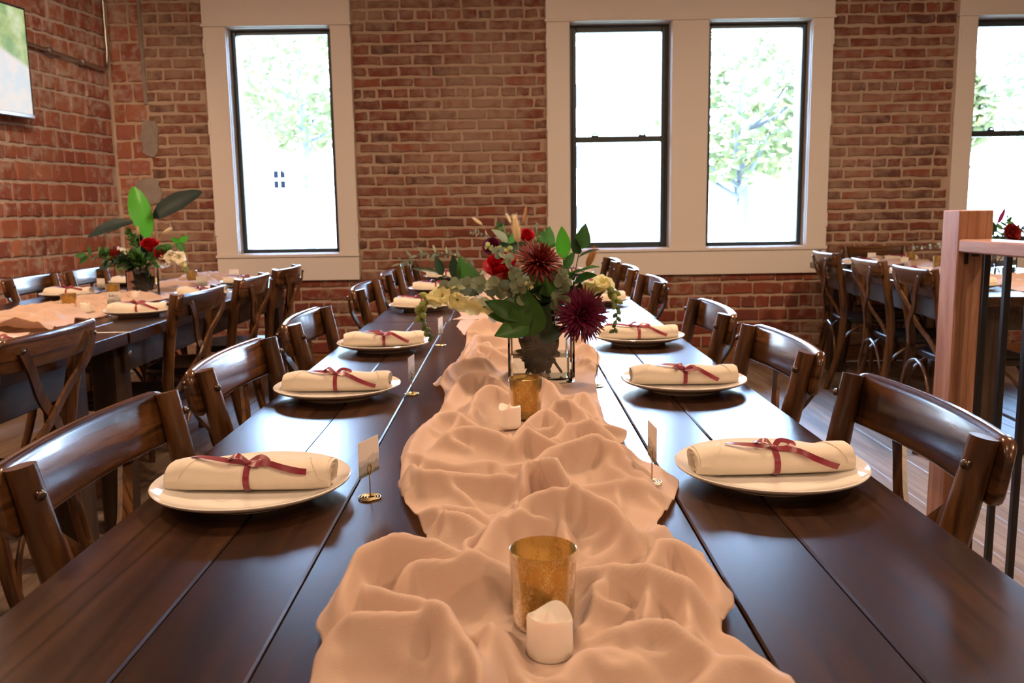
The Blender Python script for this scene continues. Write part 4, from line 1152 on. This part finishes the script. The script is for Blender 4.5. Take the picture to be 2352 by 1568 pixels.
# ------------------------------------------------------------------ vases
def vase(loc, rz, label, s=.150, h=.142):
    t = thing('glass_vase', label, 'vase', loc, rz, 'square glass vases')
    o, i, b = s/2, s/2-.0075, .010
    def ring(r, z, c=.006): return [(x*r*1.0-(c if x > 0 else -c)*(1 if k in (0,) else 0), 0, 0) for k, x in ()]
    def sq(r, z, c):
        return [(r-c, -r, z), (r, -r+c, z), (r, r-c, z), (r-c, r, z), (-r+c, r, z), (-r, r-c, z), (-r, -r+c, z), (-r+c, -r, z)]
    R = [sq(o*.985, 0, .006), sq(o, .003, .006), sq(o, h-.002, .006), sq(o-.002, h, .005), sq(i+.0015, h, .003), sq(i, h-.002, .003), sq(i, b, .003)]
    vs = [p for r in R for p in r]; fs = []
    for k in range(len(R)-1):
        for j in range(8): fs.append((k*8+j, k*8+(j+1) % 8, (k+1)*8+(j+1) % 8, (k+1)*8+j))
    fs.append(tuple(reversed(range(8)))); q = (len(R)-1)*8; fs.append(tuple(q+j for j in range(8)))
    MB().add(vs, fs).build('glass_body', MT['glass'], t, 30)
    w = MB(); a, bq = sq(i-.0004, b+.0004, .003), sq(i-.0004, h*.40, .003)
    w.add(a+bq, [(j, (j+1) % 8, 8+(j+1) % 8, 8+j) for j in range(8)] + [tuple(reversed(range(8))), tuple(range(8, 16))])
    w.build('water', MT['water'], t, 30)
    return t
vase(VASE1, .02, 'square glass vase holding the large bouquet on the near main table')
vase(V2, .1, 'square glass vase on the far main table, behind the large bouquet')
vase(V3, .42, 'square glass vase on the left table by the block wall')
vase(V4, .3, 'square glass vase on the right table behind the post')

# ------------------------------------------------------------------ flowers and greenery
def blade(kind):
    m = MB(); nu, nv = 5, 10
    def w(v):
        if kind == 'point': return .24*math.sin(math.pi*min(1, v*.97+.015)**.8)**.85
        if kind == 'lance': return .13*math.sin(math.pi*min(1, v*.97+.015)**.75)
        if kind == 'ovate': return .34*math.sin(math.pi*min(1, v*.97+.015)**.62)**.9
        if kind == 'round': return .5*math.sqrt(max(0, 1-(2*v-1)**2))*.96+.004
        if kind == 'paddle': return .20*math.sin(math.pi*min(1, v*.95+.03)**.95)**.65
    cup = {'point': .10, 'lance': .05, 'ovate': .10, 'round': .06, 'paddle': .09}[kind]
    bend = {'point': -.16, 'lance': -.2, 'ovate': -.14, 'round': -.05, 'paddle': -.22}[kind]
    def fn(u, v):
        s = u*2-1; ww = w(v)
        return (s*ww, v, abs(s)**1.4*cup*ww*3 + bend*v*v + .012*math.sin(v*17+s*2)*(abs(s) if kind != 'round' else .3))
    m.grid(nu, nv, fn); return m
_lf = {}
def leaf(kind, mat, parent, p, d, up, size, nm='leaf', roll=0.0):
    k = (kind, mat)
    if k not in _lf: _lf[k] = blade(kind).mesh('leaf_'+kind, MT[mat], 180)
    M = frame_m(Vector(p)-parent.location, d, up, size)
    if roll: M = M @ Matrix.Rotation(roll, 4, 'Y')
    return inst_m(nm, _lf[k], parent, M)
def rel_pts(t, pts): return [Vector(p)-t.location for p in pts]
def stem(t, pts, r0=.0022, r1=.0012, mat='stem', n=16, name='stem'):
    q = spline(pts, n); m = MB(); m.tube(rel_pts(t, q), [r0+(r1-r0)*i/(n-1) for i in range(n)], 6); m.build(name, MT[mat], t, 80); return q
class Bq:
    """a bouquet: hands out stem feet inside its vase and paths up through its mouth"""
    def __init__(s, loc, rn, where, half=.045, h=.142): s.c = Vector(loc); s.rn = rn; s.w = where; s.half = half; s.h = h
    def foot(s, head):
        d = Vector((head[0]-s.c.x, head[1]-s.c.y, 0)); 
        if d.length > 1e-6: d.normalize()
        f = s.c + Vector((-d.x*.032+s.rn.uniform(-.022, .022), -d.y*.032+s.rn.uniform(-.022, .022), .016))
        r = s.c + Vector((d.x*.042+s.rn.uniform(-.012, .012), d.y*.042+s.rn.uniform(-.012, .012), s.h+.006))
        return f, r
    def new(s, name, label, cat, head):
        f, r = s.foot(head); t = thing(name, label + ' ' + s.w, cat, f, 0, 'flowers ' + s.w); return t, f, r
def mum(B, label, c, nrm, R, mat, seed):
    rn = random.Random(seed); c = Vector(c); nrm = Vector(nrm).normalized()
    t, f, r = B.new('chrysanthemum', label, 'flower', c)
    stem(t, [f, r, c-nrm*R*.5-Vector((0, 0, .01)), c-nrm*R*.12], .0026, .0022)
    a = nrm.orthogonal().normalized(); b = nrm.cross(a); m = MB()
    for ring, (n, el, ln) in enumerate(((16, 86, .42), (20, 70, .58), (24, 54, .74), (28, 38, .88), (32, 20, .98), (32, 3, 1.0), (28, -16, .95))):
        for i in range(n):
            th = 2*math.pi*(i+rn.random()*.6)/n; e = math.radians(el+rn.uniform(-8, 8)); l = R*ln*rn.uniform(.88, 1.08)
            rd = a*math.cos(th)+b*math.sin(th); p0 = c + rd*R*.05 - nrm*R*.10
            d0 = (rd*math.cos(e)+nrm*math.sin(e)); d1 = (rd*math.cos(e-.35)+nrm*math.sin(e-.35))
            if el > 45: d1 = (rd*math.cos(e+.35)+nrm*math.sin(e+.35))
            pts = [p0, p0+d0*l*.4, p0+d0*l*.72+d1*l*.02, p0+d0*l*.8+d1*l*.2]
            wn = rd.cross(nrm).cross(d0)
            m.strip(rel_pts(t, pts), [R*.055, R*.10, R*.095, R*.028], R*.012, tuple(wn))
    m.build('bloom', MT[mat], t, 60)['kind'] = 'stuff'
    m = MB(); m.lathe([(0, -.30*R), (.10*R, -.27*R), (.20*R, -.18*R), (.24*R, -.08*R), (0, -.04*R)], 12, frame_m(c-t.location, a, nrm)); m.build('calyx', MT['leaf_dk'], t)
    return t
def rose(B, label, c, nrm, R, mat, seed):
    rn = random.Random(seed); c = Vector(c); nrm = Vector(nrm).normalized()
    t, f, r = B.new('rose', label, 'flower', c)
    stem(t, [f, r, c-nrm*R*.9, c-nrm*R*.5], .0026, .0024)
    a = nrm.orthogonal().normalized(); b = nrm.cross(a)
    for ring, (n, rad, hgt, opn) in enumerate(((3, .16, 1.0, -.05), (4, .34, .98, .05), (5, .54, .88, .22), (6, .74, .72, .5))):
        for i in range(n):
            th0 = 2*math.pi*(i+.5*ring+rn.random()*.3)/n; sp = 2*math.pi/n*.72
            m = MB()
            def fn(u, v):
                th = th0+(u-.5)*2*sp*(.55+.45*math.sin(math.pi*min(1, .15+v*.7)))
                k = R*(rad*(.35+.65*math.sin(v*1.5)) + opn*.5*v**3); z = R*(-.55+ (hgt+.5)*v*(1-.10*(2*u-1)**2)) - R*opn*.35*v**4
                return tuple(c-t.location + (a*math.cos(th)+b*math.sin(th))*k + nrm*z)
            m.grid(8, 7, fn); m.build('petal', MT[mat], t, 180)
    for i in range(4):
        th = i*1.57; d = a*math.cos(th)+b*math.sin(th); leaf('lance', 'leaf', t, c-nrm*R*.55, d*.8-nrm*.5, nrm, R*.8, 'sepal')
    return t
def tail_grass(B, label, base, tip, R, mat='tail', seed=1, bend=None):
    """bunny-tail grass: base/tip are the ends of its fluffy head"""
    rn = random.Random(seed); p, q = Vector(base), Vector(tip); ax = (q-p); L = ax.length; ax.normalize()
    t, f, r = B.new('bunny_tail_grass', label, 'dried grass', p)
    stem(t, [f, r, p.lerp(r, .35)-ax*.01, p], .0011, .0008, 'straw')
    a = ax.orthogonal().normalized(); b = ax.cross(a); m = MB()
    prof = [(0, 0), (.55, .06), (.9, .2), (1, .42), (.92, .65), (.68, .85), (.3, .97), (0, 1.0)]
    vs = []; fs = []; n = 10
    for (k, z) in prof:
        for i in range(n):
            th = 2*math.pi*i/n; vs.append(p-t.location + ax*L*z + (a*math.cos(th)+b*math.sin(th))*R*.78*k)
    for j in range(len(prof)-1):
        for i in range(n): fs.append((j*n+i, j*n+(i+1) % n, (j+1)*n+(i+1) % n, (j+1)*n+i))
    m.add(vs, fs); m.build('seed_head', MT[mat], t, 180)
    m = MB()
    for i in range(520):
        z = rn.random(); th = rn.random()*6.283; k = math.sin(math.pi*min(.97, z*.92+.06))**.6
        d = a*math.cos(th)+b*math.sin(th); s = p-t.location+ax*L*z+d*R*.7*k; e = s+(d*.55+ax*.9).normalized()*R*rn.uniform(.7, 1.5)
        w = d.cross(ax)*R*.035
        m.v += [tuple(s-w), tuple(s+w), tuple(e)]; k0 = len(m.v)-3; m.f.append((k0, k0+1, k0+2))
    m.build('fluff', MT[mat], t, 0)['kind'] = 'stuff'
    return t
def eucalyptus(B, label, path, n, size, mat='euca', kind='round', seed=1, both=True, cat='foliage', taper=.55, name='eucalyptus_sprig', flat=None):
    rn = random.Random(seed); P = [Vector(p) for p in path]
    t, f, r = B.new(name, label, cat, P[0])
    q = stem(t, [f, r]+P, .0018, .0007, 'stem_br', 40)
    q = spline(P, 60)
    for i in range(n):
        k = int(4+(55)*i/max(1, n-1)); k = min(k, 58); p = q[k]; d = (q[k+1]-q[k-1]).normalized()
        sz = size*(1-(1-taper)*i/n)*rn.uniform(.85, 1.15)
        sd = d.cross(Vector((0, 0, 1)))
        if sd.length < .1: sd = d.orthogonal()
        sd.normalize(); u2 = sd.cross(d)
        for s in ((-1, 1) if both else ((-1, 1)[i % 2],)):
            a = rn.uniform(-.8, .8)+ (1.57 if i % 2 else 0); o = (sd*math.cos(a)+u2*math.sin(a))*s
            nr = flat if flat else Vector((rn.uniform(-.5, .5), -1, rn.uniform(-.2, .7)))
            leaf(kind, mat, t, p, (o*1.0+d*.55+Vector((0, -.15, 0))), nr, sz)
    return t
def snapdragon(B, label, path, n, size, seed=1, mats=('snap', 'bud', 'bud_g'), split=(.45, .75)):
    rn = random.Random(seed); P = [Vector(p) for p in path]
    t, f, r = B.new('snapdragon', label, 'flower', P[0])
    stem(t, [f, r]+P, .0022, .0012, 'stem', 36); q = spline(P, 60)
    for i in range(n):
        z = i/(n-1); k = min(57, 2+int(z*56)); p = q[k]; d = (q[k+1]-q[max(0, k-1)]).normalized(); o1 = d.orthogonal().normalized(); o2 = d.cross(o1)
        a = i*2.4+rn.random()*.5; o = o1*math.cos(a)+o2*math.sin(a)
        if z < split[0]:
            R = size*rn.uniform(.85, 1.1); ax = (o+d*.35).normalized(); m = MB()
            e1 = ax.orthogonal().normalized(); e2 = ax.cross(e1)
            def fn(u, v, R=R, ax=ax, e1=e1, e2=e2, p=p, ph=rn.random()*6):
                th = u*6.283; lob = .72+.28*abs(math.sin(2.5*th+ph)); fl = max(0, v-.38)/.62
                k = R*(.10+.24*math.sin(v*1.4) + .62*fl**1.3*lob + .05*math.sin(9*th+ph)*fl); zz = R*(.95*v*(1-.25*fl) - .42*fl**2.2*(.6+.5*math.sin(th+ph)) + .07*math.sin(7*th+ph)*fl)
                return tuple(p-t.location + ax*zz + e1*math.cos(th)*k + e2*math.sin(th)*k)
            m.grid(26, 9, fn, None, True); m.build('blossom', MT[mats[0] if rn.random() < .8 else 'snap_w'], t, 180)
        else:
            b = z >= split[1]; R = size*(.72 if not b else .60)*(1.12-.5*z); ax = (o*.8+d*.9).normalized(); m = MB()
            e1 = ax.orthogonal().normalized(); e2 = ax.cross(e1)
            m.grid(8, 6, lambda u, v: tuple(p-t.location + ax*R*1.7*v + (e1*math.cos(u*6.283)+e2*math.sin(u*6.283))*R*.52*math.sin(math.pi*min(1, v*.96+.03))**.8), None, True)
            m.build('bud', MT[mats[2 if b else 1]], t, 180)
    return t
def branch(B, label, path, leaves, name='leafy_branch', cat='foliage', kind='point', mat='leaf', r=.0022):
    """leaves: (where on the path 0..1 or a point, tip point, normal, kind, material)"""
    P = [Vector(p) for p in path]; t, f, rr = B.new(name, label, cat, P[0])
    stem(t, [f, rr]+P, r, r*.5, 'stem', 30); q = spline(P, 60)
    for (w, tip, nr, kd, mt) in leaves:
        p = q[min(59, int(w*59))] if not hasattr(w, '__len__') else Vector(w); d = Vector(tip)-p
        leaf(kd or kind, mt or mat, t, p, d, nr, d.length)
    return t

# --- the large bouquet
B1 = Bq(VASE1, random.Random(5), 'in the large bouquet'); y1 = VASE1.y
FRONT = (0, -1, .35)
mum(B1, 'bronze red chrysanthemum bloom high', at(1240, 598, y1-.07), (.35, -.55, .75), .056, 'mum_r', 1)
mum(B1, 'deep burgundy chrysanthemum over the vase rim', at(1338, 722, y1-.085), (.35, -.95, .15), .062, 'mum_p', 2)
rose(B1, 'red rose behind grey-green leaves', at(1152, 618, y1-.04), (-.25, -.55, .8), .040, 'rose', 3)
rose(B1, 'small red rose low between the leaves', at(1253, 672, y1-.01), (.1, -.9, .3), .026, 'rose', 4)
tail_grass(B1, 'fluffy bunny-tail head standing tallest', at(1190, 557, y1-.02), at(1182, 497, y1-.02), .0105, 'tail', 5)
tail_grass(B1, 'bunny-tail head leaning right towards the paired windows', at(1348, 612, y1+.05), at(1366, 572, y1+.05), .0100, 'dried', 6)
eucalyptus(B1, 'silver-dollar eucalyptus sprig reaching left', [at(1205, 705, y1-.06), at(1165, 668, y1-.09), at(1115, 655, y1-.10), at(1060, 655, y1-.10), at(1018, 665, y1-.10)], 15, .034, 'euca', 'round', 7)
eucalyptus(B1, 'silver-dollar eucalyptus sprig bent up before the red rose', [at(1215, 720, y1-.07), at(1195, 670, y1-.10), at(1180, 630, y1-.10), at(1165, 595, y1-.09), at(1140, 578, y1-.08)], 11, .028, 'euca', 'round', 8)
eucalyptus(B1, 'rounded eucalyptus sprig right of centre', [at(1270, 730, y1-.07), at(1288, 690, y1-.09), at(1292, 650, y1-.09), at(1288, 628, y1-.085)], 11, .028, 'euca', 'round', 9)
eucalyptus(B1, 'long thin grey eucalyptus branch arching left', [at(1140, 690, y1+.02), at(1085, 610, y1+.06), at(1020, 582, y1+.10), at(960, 586, y1+.13), at(915, 607, y1+.15)], 17, .030, 'euca', 'lance', 10, True, taper=.8)
eucalyptus(B1, 'yellow-green eucalyptus tips at the top left', [at(1170, 640, y1+.0), at(1160, 600, y1+.02), at(1140, 575, y1+.03), at(1120, 565, y1+.03)], 6, .020, 'euca_y', 'round', 11)
eucalyptus(B1, 'small round green seed sprig near the tallest tail', [at(1195, 640, y1+.01), at(1180, 590, y1+.03), at(1170, 572, y1+.03), at(1150, 570, y1+.03)], 6, .016, 'euca_y', 'round', 12)
snapdragon(B1, 'yellow snapdragon drooping left', [at(1150, 715, y1-.05), at(1095, 700, y1-.09), at(1035, 685, y1-.11), at(985, 685, y1-.12), at(966, 712, y1-.12), at(975, 750, y1-.12), at(992, 778, y1-.12)], 30, .0235, 13)
snapdragon(B1, 'yellow snapdragon drooping right', [at(1310, 715, y1-.01), at(1345, 672, y1-.03), at(1385, 655, y1-.05), at(1408, 672, y1-.06), at(1418, 715, y1-.07), at(1409, 765, y1-.07)], 30, .0225, 14)
snapdragon(B1, 'pale cream snapdragon spike at the middle', [at(1225, 720, y1-.03), at(1215, 660, y1-.04), at(1210, 620, y1-.03), at(1205, 604, y1-.02)], 10, .022, 15, ('snap', 'snap', 'bud'))
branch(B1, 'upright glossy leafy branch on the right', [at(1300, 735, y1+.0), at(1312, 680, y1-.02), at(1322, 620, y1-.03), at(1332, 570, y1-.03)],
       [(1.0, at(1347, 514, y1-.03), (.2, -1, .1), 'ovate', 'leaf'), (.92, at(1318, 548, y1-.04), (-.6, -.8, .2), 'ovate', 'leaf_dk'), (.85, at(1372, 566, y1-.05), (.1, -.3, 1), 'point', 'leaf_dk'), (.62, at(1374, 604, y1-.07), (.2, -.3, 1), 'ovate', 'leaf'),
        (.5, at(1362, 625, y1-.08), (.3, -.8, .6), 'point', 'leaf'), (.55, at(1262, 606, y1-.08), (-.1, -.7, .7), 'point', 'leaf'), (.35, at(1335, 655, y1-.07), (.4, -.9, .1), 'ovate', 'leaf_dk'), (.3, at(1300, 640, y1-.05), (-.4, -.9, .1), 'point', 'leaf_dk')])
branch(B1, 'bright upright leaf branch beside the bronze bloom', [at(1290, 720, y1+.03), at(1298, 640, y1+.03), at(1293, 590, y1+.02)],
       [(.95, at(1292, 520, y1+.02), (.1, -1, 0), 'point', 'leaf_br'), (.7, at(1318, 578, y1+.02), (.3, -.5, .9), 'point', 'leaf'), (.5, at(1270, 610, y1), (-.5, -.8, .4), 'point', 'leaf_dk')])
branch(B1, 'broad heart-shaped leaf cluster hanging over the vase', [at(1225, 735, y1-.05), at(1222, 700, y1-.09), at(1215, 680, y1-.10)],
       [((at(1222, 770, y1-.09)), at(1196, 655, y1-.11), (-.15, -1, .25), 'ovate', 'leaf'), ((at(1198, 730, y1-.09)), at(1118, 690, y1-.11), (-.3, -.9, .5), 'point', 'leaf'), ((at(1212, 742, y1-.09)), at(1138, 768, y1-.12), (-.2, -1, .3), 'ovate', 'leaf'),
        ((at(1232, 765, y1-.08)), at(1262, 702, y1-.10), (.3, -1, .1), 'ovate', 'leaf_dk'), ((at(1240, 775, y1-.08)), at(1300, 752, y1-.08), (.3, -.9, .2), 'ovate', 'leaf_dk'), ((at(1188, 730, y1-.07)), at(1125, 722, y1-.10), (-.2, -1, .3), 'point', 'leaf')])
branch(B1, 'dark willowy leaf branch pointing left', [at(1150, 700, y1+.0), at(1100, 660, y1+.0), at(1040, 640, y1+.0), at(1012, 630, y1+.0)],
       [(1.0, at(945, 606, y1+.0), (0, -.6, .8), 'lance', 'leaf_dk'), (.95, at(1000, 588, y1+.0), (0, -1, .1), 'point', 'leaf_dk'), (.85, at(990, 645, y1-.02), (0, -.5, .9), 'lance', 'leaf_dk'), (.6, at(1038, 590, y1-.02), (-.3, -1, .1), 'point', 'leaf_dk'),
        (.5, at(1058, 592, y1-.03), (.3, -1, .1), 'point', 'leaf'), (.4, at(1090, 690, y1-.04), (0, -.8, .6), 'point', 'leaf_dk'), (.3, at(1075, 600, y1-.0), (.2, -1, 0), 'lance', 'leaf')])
branch(B1, 'dark leaf branch reaching right over the burgundy bloom', [at(1300, 740, y1-.02), at(1340, 690, y1-.05), at(1370, 690, y1-.06)],
       [(1.0, at(1392, 712, y1-.08), (.3, -.9, .4), 'point', 'leaf_dk'), (.8, at(1385, 665, y1-.06), (0, -.5, .9), 'lance', 'leaf_dk'), (.5, at(1330, 668, y1-.07), (0, -1, .3), 'point', 'leaf_dk')])
for i in range(5):     # loose leafy stems crowding the vase
    a = i*1.26+.4; e = VASE1+Vector((math.cos(a)*.062, math.sin(a)*.062, .19+.012*(i % 3)))
    branch(B1, ['short leafy filler stem at the right', 'short leafy filler stem at the back right', 'short leafy filler stem at the back left', 'short leafy filler stem at the left', 'short leafy filler stem at the front'][i], [e-Vector((0, 0, .03)), e],
           [(k/5, VASE1+Vector((math.cos(a+k*1.3)*.085, math.sin(a+k*1.3)*.075, .13+.03*k)), (math.cos(a+k), -.6, .6), 'point', 'leaf_dk' if k % 2 else 'leaf') for k in range(5)])

def vase_fill(B, seed, n=4):
    rn = random.Random(seed)
    for i in range(n):
        a = i*6.283/n+.5; e = B.c+Vector((math.cos(a)*.03, math.sin(a)*.03, .125))
        lv = []
        for k in range(9):
            p = B.c+Vector((rn.uniform(-.035, .035), rn.uniform(-.035, .035), rn.uniform(.025, .11)))
            q = B.c+Vector((rn.uniform(-.056, .056), rn.uniform(-.056, .056), rn.uniform(.03, .135)))
            lv.append((p, q, (rn.uniform(-1, 1), -1, rn.uniform(-.5, .8)), rn.choice(('point', 'lance', 'point')), rn.choice(('leaf_dk', 'leaf', 'leaf_dk'))))
        branch(B, ['leafy stem bottom at the right inside the glass', 'leafy stem bottom at the back inside the glass', 'leafy stem bottom at the left inside the glass', 'leafy stem bottom at the front inside the glass'][i], [e-Vector((0, 0, .02)), e], lv)
vase_fill(B1, 1)
# --- bouquet on the far main table
B2 = Bq(V2, random.Random(6), 'in the bouquet on the far main table'); y2 = V2.y
rose(B2, 'red rose right of the bunny tail', at(1208, 545, y2-.05), (.1, -.7, .7), .042, 'rose', 21)
rose(B2, 'dark red rose at the left', at(1130, 568, y2-.06), (-.3, -.8, .5), .045, 'mum_p', 22)
tail_grass(B2, 'pale bunny-tail leaning far left', at(1108, 516, y2), at(1087, 501, y2), .009, 'tail', 23)
tail_grass(B2, 'pale bunny-tail standing left of centre', at(1173, 512, y2), at(1164, 492, y2), .009, 'tail', 24)
tail_grass(B2, 'thin brown pointed seed spike', at(1202, 515, y2), at(1209, 472, y2), .010, 'dried', 25)
eucalyptus(B2, 'fine green seeded sprig at the left', [at(1160, 590, y2), at(1135, 550, y2-.05), at(1100, 535, y2-.06), at(1082, 532, y2-.06)], 12, .030, 'euca', 'lance', 26)
eucalyptus(B2, 'leafy sprig at the top', [at(1180, 590, y2), at(1165, 545, y2), at(1150, 522, y2), at(1142, 518, y2)], 10, .034, 'leaf', 'point', 27)
eucalyptus(B2, 'leafy sprig at the right', [at(1220, 590, y2), at(1235, 550, y2), at(1255, 535, y2), at(1262, 530, y2)], 10, .040, 'leaf', 'point', 28)
snapdragon(B2, 'small green-white bud spike at the right', [at(1225, 580, y2-.04), at(1232, 545, y2-.05), at(1232, 510, y2-.05)], 12, .022, 29, ('snap_w', 'bud', 'bud_g'), (.1, .4))
branch(B2, 'grey-blue and dark leaf branch', [at(1175, 590, y2), at(1170, 565, y2-.04), at(1165, 555, y2-.06)], [(.9, at(1133, 524, y2-.08), (.4, -.8, .6), 'point', 'euca'), (.7, at(1120, 580, y2-.08), (0, -.8, .6), 'point', 'leaf_dk'), (.5, at(1215, 575, y2-.08), (.2, -1, .3), 'ovate', 'leaf_dk'), (.8, at(1195, 530, y2-.05), (.2, -1, .2), 'point', 'leaf')])
branch(B2, 'broad green leaf branch right', [at(1230, 590, y2), at(1255, 570, y2-.04)], [(1.0, at(1264, 520, y2-.04), (.1, -1, .2), 'ovate', 'leaf'), (.8, at(1285, 556, y2-.06), (0, -.6, .9), 'point', 'leaf'), (.6, at(1240, 600, y2-.08), (0, -1, .2), 'ovate', 'leaf_dk')])

# --- bouquet on the left table
B3 = Bq(V3, random.Random(7), 'in the left table bouquet'); y3 = V3.y
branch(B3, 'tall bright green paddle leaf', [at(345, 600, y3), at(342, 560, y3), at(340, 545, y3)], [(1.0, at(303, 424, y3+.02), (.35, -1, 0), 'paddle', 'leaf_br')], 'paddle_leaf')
branch(B3, 'dark paddle leaf sweeping right', [at(352, 600, y3+.02), at(358, 545, y3+.05), at(352, 500, y3+.08)], [(1.0, at(450, 430, y3+.10), (.2, -.9, .6), 'paddle', 'leaf_blue')], 'paddle_leaf')
branch(B3, 'dark paddle leaf sweeping left', [at(325, 600, y3), at(318, 540, y3-.02), at(305, 510, y3-.02)], [(1.0, at(195, 528, y3-.08), (.0, -.7, .8), 'paddle', 'leaf_blue')], 'paddle_leaf')
rose(B3, 'red rose at the top', at(345, 566, y3-.06), (.1, -.45, .9), .046, 'rose', 31)
rose(B3, 'red rose low at the right', at(370, 590, y3-.07), (.6, -.5, .6), .042, 'rose', 32)
rose(B3, 'dark red rose at the left', at(268, 586, y3-.06), (-.5, -.5, .7), .046, 'mum_r', 33)
tail_grass(B3, 'bunny-tail leaning left', at(254, 551, y3-.04), at(238, 536, y3-.04), .009, 'tail', 34)
tail_grass(B3, 'bunny-tail upright', at(319, 541, y3-.04), at(315, 521, y3-.04), .009, 'tail', 35)
tail_grass(B3, 'bunny-tail leaning right', at(376, 534, y3-.04), at(393, 524, y3-.04), .009, 'tail', 36)
snapdragon(B3, 'cream snapdragon drooping right', [at(372, 600, y3-.07), at(395, 590, y3-.09), at(415, 597, y3-.10), at(428, 622, y3-.10)], 20, .036, 37, ('snap_w', 'snap', 'bud'), (.6, .85))
eucalyptus(B3, 'small white-flowered sprig', [at(310, 600, y3-.06), at(292, 580, y3-.09), at(272, 570, y3-.09)], 12, .018, 'snap_w', 'round', 38)
eucalyptus(B3, 'fine green sprig at the top', [at(318, 600, y3-.05), at(308, 560, y3-.06), at(300, 535, y3-.06), at(292, 530, y3-.06)], 20, .036, 'leaf', 'point', 39)
eucalyptus(B3, 'bushy green filler sprig at the middle', [at(330, 612, y3-.08), at(318, 590, y3-.10), at(305, 578, y3-.10)], 22, .052, 'leaf', 'ovate', 40)
eucalyptus(B3, 'bushy dark filler sprig over the rim', [at(320, 615, y3-.08), at(290, 600, y3-.10), at(268, 602, y3-.10)], 16, .06, 'leaf_dk', 'point', 41)
branch(B3, 'long leafy branch reaching left', [at(310, 605, y3-.06), at(265, 600, y3-.09), at(222, 590, y3-.10), at(200, 588, y3-.10)],
       [(1.0, at(168, 585, y3-.10), (0, -.8, .6), 'point', 'leaf'), (.95, at(180, 605, y3-.11), (0, -.9, .3), 'point', 'leaf'), (.85, at(202, 562, y3-.11), (-.5, -.8, .3), 'point', 'leaf'), (.6, at(234, 567, y3-.11), (-.5, -.8, .3), 'point', 'leaf'), (.5, at(232, 606, y3-.12), (0, -.8, .6), 'point', 'leaf_dk'), (.35, at(222, 618, y3-.12), (0, -.8, .6), 'point', 'leaf_dk'), (.7, at(210, 600, y3-.12), (0, -.9, .5), 'point', 'leaf_dk')])
branch(B3, 'green leafy branch reaching right', [at(360, 600, y3-.05), at(385, 578, y3-.06), at(405, 562, y3-.06), at(415, 556, y3-.06)],
       [(1.0, at(432, 541, y3-.06), (.2, -1, .2), 'ovate', 'leaf_br'), (.9, at(392, 546, y3-.07), (-.2, -1, .2), 'ovate', 'leaf_br'), (.8, at(424, 578, y3-.08), (.2, -1, .3), 'ovate', 'leaf'), (.5, at(368, 566, y3-.08), (-.2, -1, .3), 'ovate', 'leaf'), (.45, at(340, 600, y3-.10), (0, -1, .2), 'ovate', 'leaf')])
branch(B3, 'trailing pale bud sprig over the rim', [at(300, 612, y3-.10), at(270, 612, y3-.12), at(278, 630, y3-.12)], [(k/6, at(262+k*3, 612+k*4, y3-.13), (0, -1, .2), 'point', 'bud_g') for k in range(7)])

eucalyptus(B3, 'broad leafy sprig spreading left over the rim', [at(322, 608, y3-.05), at(290, 592, y3-.07), at(255, 585, y3-.08), at(232, 580, y3-.08)], 14, .055, 'leaf', 'ovate', 45)
eucalyptus(B3, 'broad leafy sprig spreading right over the rim', [at(345, 608, y3-.05), at(368, 590, y3-.07), at(392, 580, y3-.08)], 12, .055, 'leaf', 'ovate', 46)
eucalyptus(B3, 'round-leaved dark sprig at the back', [at(335, 600, y3+.05), at(330, 565, y3+.06), at(318, 548, y3+.06)], 14, .05, 'leaf_dk', 'ovate', 47)
vase_fill(B3, 2)
# --- bouquet on the right table, behind the railing
B4 = Bq(V4, random.Random(8), 'in the right table bouquet'); c4 = V4 + Vector((0, 0, .2))
rose(B4, 'dark red bloom beside the post', c4+Vector((-.10, -.02, .04)), (-.3, -.8, .4), .055, 'mum_p', 41)
rose(B4, 'red bloom at the middle', c4+Vector((.03, -.07, .03)), (.1, -.9, .3), .05, 'mum_r', 42)
for i, (dx, dz, dy) in enumerate(((-.14, .03, 0), (-.05, .10, .03), (.06, .11, 0), (.15, .05, .02))):
    eucalyptus(B4, ['leafy sprig leaning left', 'upright leafy sprig left of centre', 'upright leafy sprig right of centre', 'leafy sprig leaning right'][i], [c4+Vector((0, 0, -.05)), c4+Vector((dx*.6, dy, dz*.6)), c4+Vector((dx, dy, dz))], 9, .05, 'leaf_dk' if i % 2 else 'leaf', 'point', 43+i)
eucalyptus(B4, 'long pale bud sprig reaching left past the post', [c4+Vector((0, 0, -.05)), c4+Vector((-.15, 0, .0)), c4+Vector((-.30, .02, -.03)), c4+Vector((-.42, .03, -.04))], 16, .022, 'euca', 'round', 50)
branch(B4, 'thin pointed leaf standing above', [c4, c4+Vector((0, 0, .08))], [(1.0, c4+Vector((.05, 0, .17)), (0, -1, 0), 'lance', 'mum_p'), (.5, c4+Vector((-.09, 0, .11)), (0, -1, .2), 'point', 'leaf_dk')])
